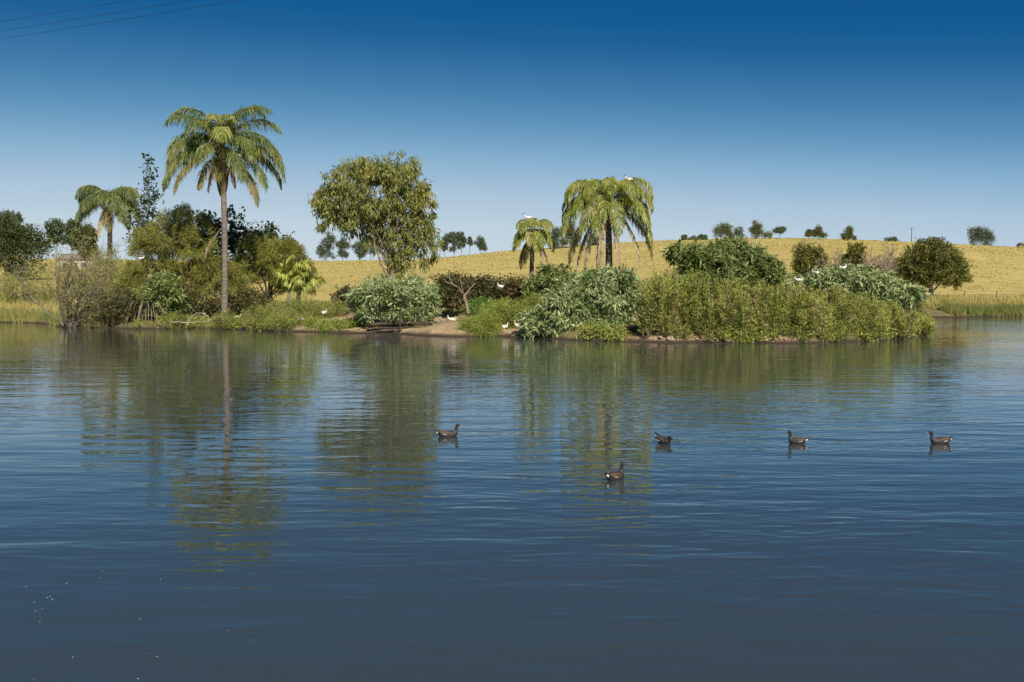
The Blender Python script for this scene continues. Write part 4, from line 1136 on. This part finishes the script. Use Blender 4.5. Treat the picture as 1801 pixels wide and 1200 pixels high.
def moorhen(label, px, row, heading, pose='swim', sc=1.0):
    x, y = ground_at(px, row)
    root = empty('waterbird', (x, y, 0), label, 'waterbird', 'dark waterbirds swimming on the pond', rz=heading)
    root.scale = (sc, sc, sc)
    if pose == 'swim':
        st = [(-.205, .098, .006, .004, 0), (-.17, .078, .026, .018, 0), (-.12, .050, .052, .046, 0), (-.05, .034, .070, .062, 0), (.03, .030, .070, .064, 0), (.09, .042, .056, .060, 0),
              (.125, .078, .034, .036, 0), (.135, .115, .023, .025, 1), (.136, .145, .020, .022, 1), (.146, .172, .025, .027, 1), (.166, .176, .022, .021, 1), (.184, .170, .010, .011, 1)]
        beak0, head = (.182, .170), (.160, .180)
    elif pose == 'short':   # neck pulled back and upright
        st = [(-.195, .092, .006, .004, 0), (-.16, .076, .026, .020, 0), (-.11, .052, .055, .05, 0), (-.04, .038, .074, .068, 0), (.03, .034, .074, .068, 0), (.08, .050, .058, .062, 0),
              (.102, .088, .034, .036, 0), (.106, .128, .022, .026, 1), (.106, .164, .020, .022, 1), (.118, .194, .026, .027, 1), (.138, .196, .022, .021, 1), (.156, .190, .010, .011, 1)]
        beak0, head = (.154, .190), (.130, .202)
    else:                   # preening: neck curled low with tail cocked
        st = [(-.185, .130, .006, .004, 0), (-.15, .105, .028, .022, 0), (-.10, .062, .055, .052, 0), (-.04, .040, .072, .066, 0), (.03, .034, .070, .062, 0), (.075, .050, .052, .056, 0),
              (.100, .080, .032, .034, 0), (.118, .100, .024, .026, 1), (.136, .112, .023, .024, 1), (.155, .104, .025, .025, 1), (.168, .085, .019, .019, 1), (.174, .068, .009, .010, 1)]
        beak0, head = (.174, .069), (.150, .115)
    loft(st, 14).build('body', [M['moor_body'], M['moor_head']], root, smooth=True)
    for sg in (-1, 1):
        w = Mesh(); ellipsoid(w, (-.045, sg * .050, .062), (.115, .026, .036), 0.16, 12, 8)
        w.build('wing', M['moor_wing'], root, smooth=True)
        w = Mesh(); ellipsoid(w, (-.155, sg * .020, .062 + (0.025 if pose == 'preen' else 0)), (.034, .012, .016), 0.5, 8, 6)
        w.build('undertail_patch', M['white_feather'], root, smooth=True)
        w = Mesh(); ellipsoid(w, (-.06, sg * .074, .046), (.045, .004, .004), 0.25, 8, 4)
        w.build('flank_streak', M['white_feather'], root, smooth=True)
    t = Mesh(); ellipsoid(t, (-.175, 0, .098 + (0.03 if pose == 'preen' else 0)), (.050, .022, .008), 0.45, 10, 6)
    t.build('tail', M['moor_head'], root, smooth=True)
    bk = Mesh()
    dz = -0.006 if pose != 'preen' else -0.022
    dx = 0.030 if pose != 'preen' else 0.010
    bk.tube([(beak0[0] - .004, 0, beak0[1]), (beak0[0] + dx * .6, 0, beak0[1] + dz * .5)], [0.009, 0.006], 7, 0)
    bk.tube([(beak0[0] + dx * .6, 0, beak0[1] + dz * .5), (beak0[0] + dx, 0, beak0[1] + dz)], [0.006, 0.001], 7, 1)
    ellipsoid(bk, (beak0[0] - .008, 0, beak0[1] + 0.010), (.008, .008, .010), 0, 8, 6, 0)
    bk.build('beak', [M['beak_red'], M['beak_yellow']], root, smooth=True)
    for sg in (-1, 1):
        e = Mesh(); ellipsoid(e, (head[0], sg * .022, head[1] - .003), (.0035, .003, .0035), 0, 6, 5)
        e.build('eye', M['black_skin'], root)
    return root
moorhen('dark brown waterbird swimming right, leftmost of the five', 788, 768, R(6), 'swim', 1.06)
moorhen('waterbird nearest the viewer, neck upright, turned to the right', 1083, 843, R(38), 'short', 0.98)
moorhen('hunched preening waterbird showing white under its tail', 1168, 780, R(-58), 'preen', 1.05)
moorhen('waterbird swimming left, second from the right', 1401, 780, R(170), 'short', 0.92)
moorhen('waterbird swimming left, rightmost of the five', 1653, 780, R(184), 'swim', 1.02)

def ibis(label, px, row, Y, heading, z=None, sitting=False, group='white ibises on the bank', k=1.0, down=False):
    p = at(px, row, Y)
    zb = z if z is not None else gz(p[0], p[1])
    root = empty('ibis', (p[0], p[1], zb), label, 'ibis', group, rz=heading)
    root.scale = (k, k, k)
    lz = 0.04 if sitting else 0.28
    b = Mesh()
    if down:
        neck = [(.20, lz + .10, .045, .05, 0), (.27, lz + .06, .03, .03, 0), (.31, lz - .02, .024, .026, 0), (.33, lz - .08, .026, .03, 1), (.345, lz - .12, .018, .02, 1)]
        hx, hz = .345, lz - .12
        bill = [(hx, 0, hz), (hx + .01, 0, hz - .07), (hx + .0, 0, hz - .13)]
    else:
        neck = [(.17, lz + .16, .05, .055, 0), (.22, lz + .22, .032, .035, 0), (.23, lz + .29, .025, .026, 0), (.245, lz + .345, .030, .032, 1), (.285, lz + .35, .02, .022, 1)]
        hx, hz = .285, lz + .35
        bill = [(hx, 0, hz), (hx + .07, 0, hz - .015), (hx + .13, 0, hz - .06), (hx + .16, 0, hz - .11)]
    st = [(-.24, lz + .04, .02, .012, 1), (-.20, lz + .06, .05, .035, 0), (-.12, lz + .09, .085, .075, 0), (-.02, lz + .11, .10, .095, 0), (.09, lz + .12, .088, .088, 0)] + neck
    loft(st, 12).build('body', [M['white_feather'], M['black_skin']], root, smooth=True)
    bl = Mesh(); bl.tube(bill, np.linspace(.011, .004, len(bill)), 6)
    bl.build('bill', M['black_skin'], root, smooth=True)
    for sg in (-1, 1):
        w = Mesh(); ellipsoid(w, (-.05, sg * .085, lz + .12), (.16, .022, .07), 0.15, 10, 6)
        w.build('wing', M['white_feather'], root, smooth=True)
        if not sitting:
            l = Mesh(); l.tube([(0, sg * .04, lz + .05), (.01, sg * .04, lz * .45), (0, sg * .04, -.02)], [.013, .007, .008], 5)
            l.tube([(0, sg * .04, .0), (.05, sg * .045, -.005)], [.006, .003], 4)
            l.build('leg', M['black_skin'], root)
    return root
ibis('white ibis standing just right of the tallest palm trunk', 417, 553, 60.3, R(25))
ibis('white ibis crouching on the bank below the fan palm clump', 528, 553, 59.0, R(180), sitting=True)
ibis('white ibis standing upright on the bank left of the earth patch', 571, 553, 59.0, R(70))
ibis('ibis with its head down at the left foot of the silvery mounded shrub', 636, 556, 57.0, R(200), down=True)
ibis('ibis standing under the silvery mounded shrub', 669, 552, 57.2, R(150), k=0.95)
ibis('ibis resting on the earth in the gap left of the dead tree', 795, 548, 54.3, R(170), sitting=True)
ibis('left one of two ibises on the small tan bank', 889, 570, 51.8, R(60), sitting=True)
ibis('right one of two ibises on the small tan bank', 913, 570, 51.6, R(190), sitting=True)
ibis('ibis perched in the brownish shrub left of the small palm', 882, 506, 57.0, R(200), z=at(882, 509, 57)[2], sitting=True)
ibis('white ibis perched on top of the small palm', 930, 380, 57.9, R(190), z=at(930, 388, 57.9)[2], sitting=True)
ibis('black headed ibis perched on the umbrella shaped palm', 1108, 325, 55.6, R(175), z=at(1108, 321, 55.6)[2], sitting=True)
ibis('white bird in the large feathery tree at left', 249, 452, 61.0, R(65), z=at(249, 458, 61)[2], sitting=True, k=0.8)
ibis('ibis in the thicket crest, right and highest of the three', 1483, 470, 55.0, R(30), z=at(1483, 476, 55)[2], sitting=True)
ibis('ibis half hidden in the thicket crest, middle of the three', 1434, 479, 55.0, R(120), z=at(1434, 484, 55)[2], sitting=True, k=0.9)
ibis('ibis low in the thicket crest, left of the three', 1405, 490, 55.0, R(160), z=at(1405, 497, 55)[2], sitting=True, k=0.9)

# ------------------------------------------------------------------ fence, pole, wires, houses
def box(mb, c, s, mat=0):
    x, y, z = c; a, b, d = s[0] / 2, s[1] / 2, s[2] / 2
    v = [(x + i * a, y + j * b, z + k * d) for i in (-1, 1) for j in (-1, 1) for k in (-1, 1)]
    mb.add(v, [(0, 1, 3, 2), (4, 6, 7, 5), (0, 4, 5, 1), (2, 3, 7, 6), (0, 2, 6, 4), (1, 5, 7, 3)], mat)
fy0 = 97.0
fx0 = (1640 - 900.5) / FPX * fy0
fr = empty('wire_fence', (fx0, fy0, gz(fx0, fy0)), 'thin wire fence with dark wooden posts along the foot of the slope at right', 'fence')
tops = []
for i in range(9):
    x = i * 3.1
    z = gz(fx0 + x, fy0) - gz(fx0, fy0)
    mb = Mesh(); mb.tube([(x, 0, z - 0.2), (x + rng.normal() * 0.02, 0, z + 1.15)], [0.06, 0.05], 7)
    mb.add([(x + .05 * math.cos(a), .05 * math.sin(a), z + 1.15) for a in np.arange(7) * 6.283 / 7], [tuple(range(7))])
    mb.build('post', M['wood'], fr)
    tops.append((x, 0, z))
for hgt in (0.45, 0.8, 1.08):
    mb = Mesh(); mb.tube([(a, -0.055, c + hgt) for a, b_, c in tops], 0.008, 4)
    mb.build('wire', M['wire'], fr)

p = at(1603, 430, 395.0); zb = gz(p[0], p[1])
pr = empty('power_pole', (p[0], p[1], zb), 'thin lone power pole on the hill crest', 'power pole')
mb = Mesh(); top = at(1603, 400, 395.0)[2] - zb
mb.tube([(0, 0, -0.5), (0, 0, top)], [0.20, 0.13], 8); mb.build('pole', M['wood'], pr)
mb = Mesh(); box(mb, (0, -0.2, top - 0.6), (1.8, 0.14, 0.14)); mb.build('crossarm', M['wood'], pr)

GW = 'overhead wires at top left'
for lab, a, b_ in [('lower overhead wire crossing the top left corner of the sky', (-700, 148, 46), (900, -96, 20)), ('middle overhead wire crossing the top left corner of the sky', (-700, 132, 45), (820, -96, 20)), ('upper overhead wire in the top left corner of the sky', (-700, 118, 44.5), (700, -96, 20))]:
    A, B = at(*a), at(*b_)
    D_ = B - A
    A2, B2 = A - D_ * 0.25, B + D_ * 0.1
    t = np.linspace(0, 1, 40)[:, None]
    P = A2 + (B2 - A2) * t - np.array([0, 0, 0.5]) * (4 * t * (1 - t)) 
    mb = Mesh(); mb.tube(P - P[20], 0.0045, 5)
    o = mb.build('overhead_wire', M['wire'])
    o.location = tuple(float(v_) for v_ in P[20])
    tag(o, lab, 'wire', GW)

def house(px, row_base, Y, w, d, h, rh, label):
    p = at(px, row_base, Y); zb = gz(p[0], p[1])
    r_ = empty('farm_house', (p[0], p[1], zb), label, 'house')
    mb = Mesh(); box(mb, (0, 0, h / 2 - 0.2), (w, d, h + 0.4)); mb.build('wall', M['house_wall'], r_)
    e = 0.45
    mb = Mesh()
    mb.add([(-w / 2 - e, -d / 2 - e, h), (w / 2 + e, -d / 2 - e, h), (w / 2 + e, d / 2 + e, h), (-w / 2 - e, d / 2 + e, h), (-w / 2 - e, 0, h + rh), (w / 2 + e, 0, h + rh)],
           [(0, 1, 5, 4), (2, 3, 4, 5), (0, 3, 2, 1)])
    mb.add([(-w / 2 - e, -d / 2 - e, h), (-w / 2 - e, d / 2 + e, h), (-w / 2 - e, 0, h + rh)], [(0, 2, 1)])
    mb.add([(w / 2 + e, -d / 2 - e, h), (w / 2 + e, d / 2 + e, h), (w / 2 + e, 0, h + rh)], [(0, 1, 2)])
    mb.build('roof', M['house_roof'], r_)
    for x in (-w * 0.3, w * 0.28):
        fr_ = Mesh(); box(fr_, (x, -d / 2 - 0.02, h * 0.55), (1.3, 0.06, 1.2)); f_ = fr_.build('window', M['white_feather'], r_)
        g_ = Mesh(); box(g_, (x, -d / 2 - 0.06, h * 0.55), (1.1, 0.04, 1.0)); g_.build('pane', M['glass'], f_)
    dm = Mesh(); box(dm, (0, -d / 2 - 0.03, 1.0), (0.9, 0.06, 2.0)); dm.build('door', M['wood'], r_)
house(1812, 444, 405, 8, 6, 2.7, 1.0, 'pale farm house cut by the right picture edge on the hill')
house(142, 452, 240, 8, 6, 2.8, 1.4, 'pale farm house glimpsed behind the twiggy bush at left')

# ------------------------------------------------------------------ floating specks
fe = None
for px, row in [(180, 1005), (83, 1052), (88, 1050), (92, 1055), (38, 1066), (75, 1072), (60, 1060), (62, 1076), (70, 1095), (282, 1020), (175, 1018), (333, 1042), (117, 1027), (446, 1127), (276, 1156), (400, 1110), (60, 1196), (243, 1195), (258, 1151), (128, 1157), (46, 1033), (246, 1090)]:
    x, y = ground_at(px, row)
    s = random.uniform(0.004, 0.009)
    mb = Mesh()
    t = np.linspace(0, 6.283, 9)[:-1]
    mb.add(np.vstack([[0, 0, s * 0.35], np.stack([np.cos(t) * s, np.sin(t) * s * 0.45, 0.001 + 0.15 * s * np.cos(2 * t) ** 2], -1)]), [(0, i + 1, (i + 1) % 8 + 1) for i in range(8)])
    o = mb.build('floating_feather', M['white_feather'], smooth=True)
    o.location = (x, y, 0.003); o.rotation_euler = (0, 0, random.uniform(0, 3))
    tag(o, 'tiny white feather floating on the dark water at lower left', 'feather', 'tiny feathers floating on the water')
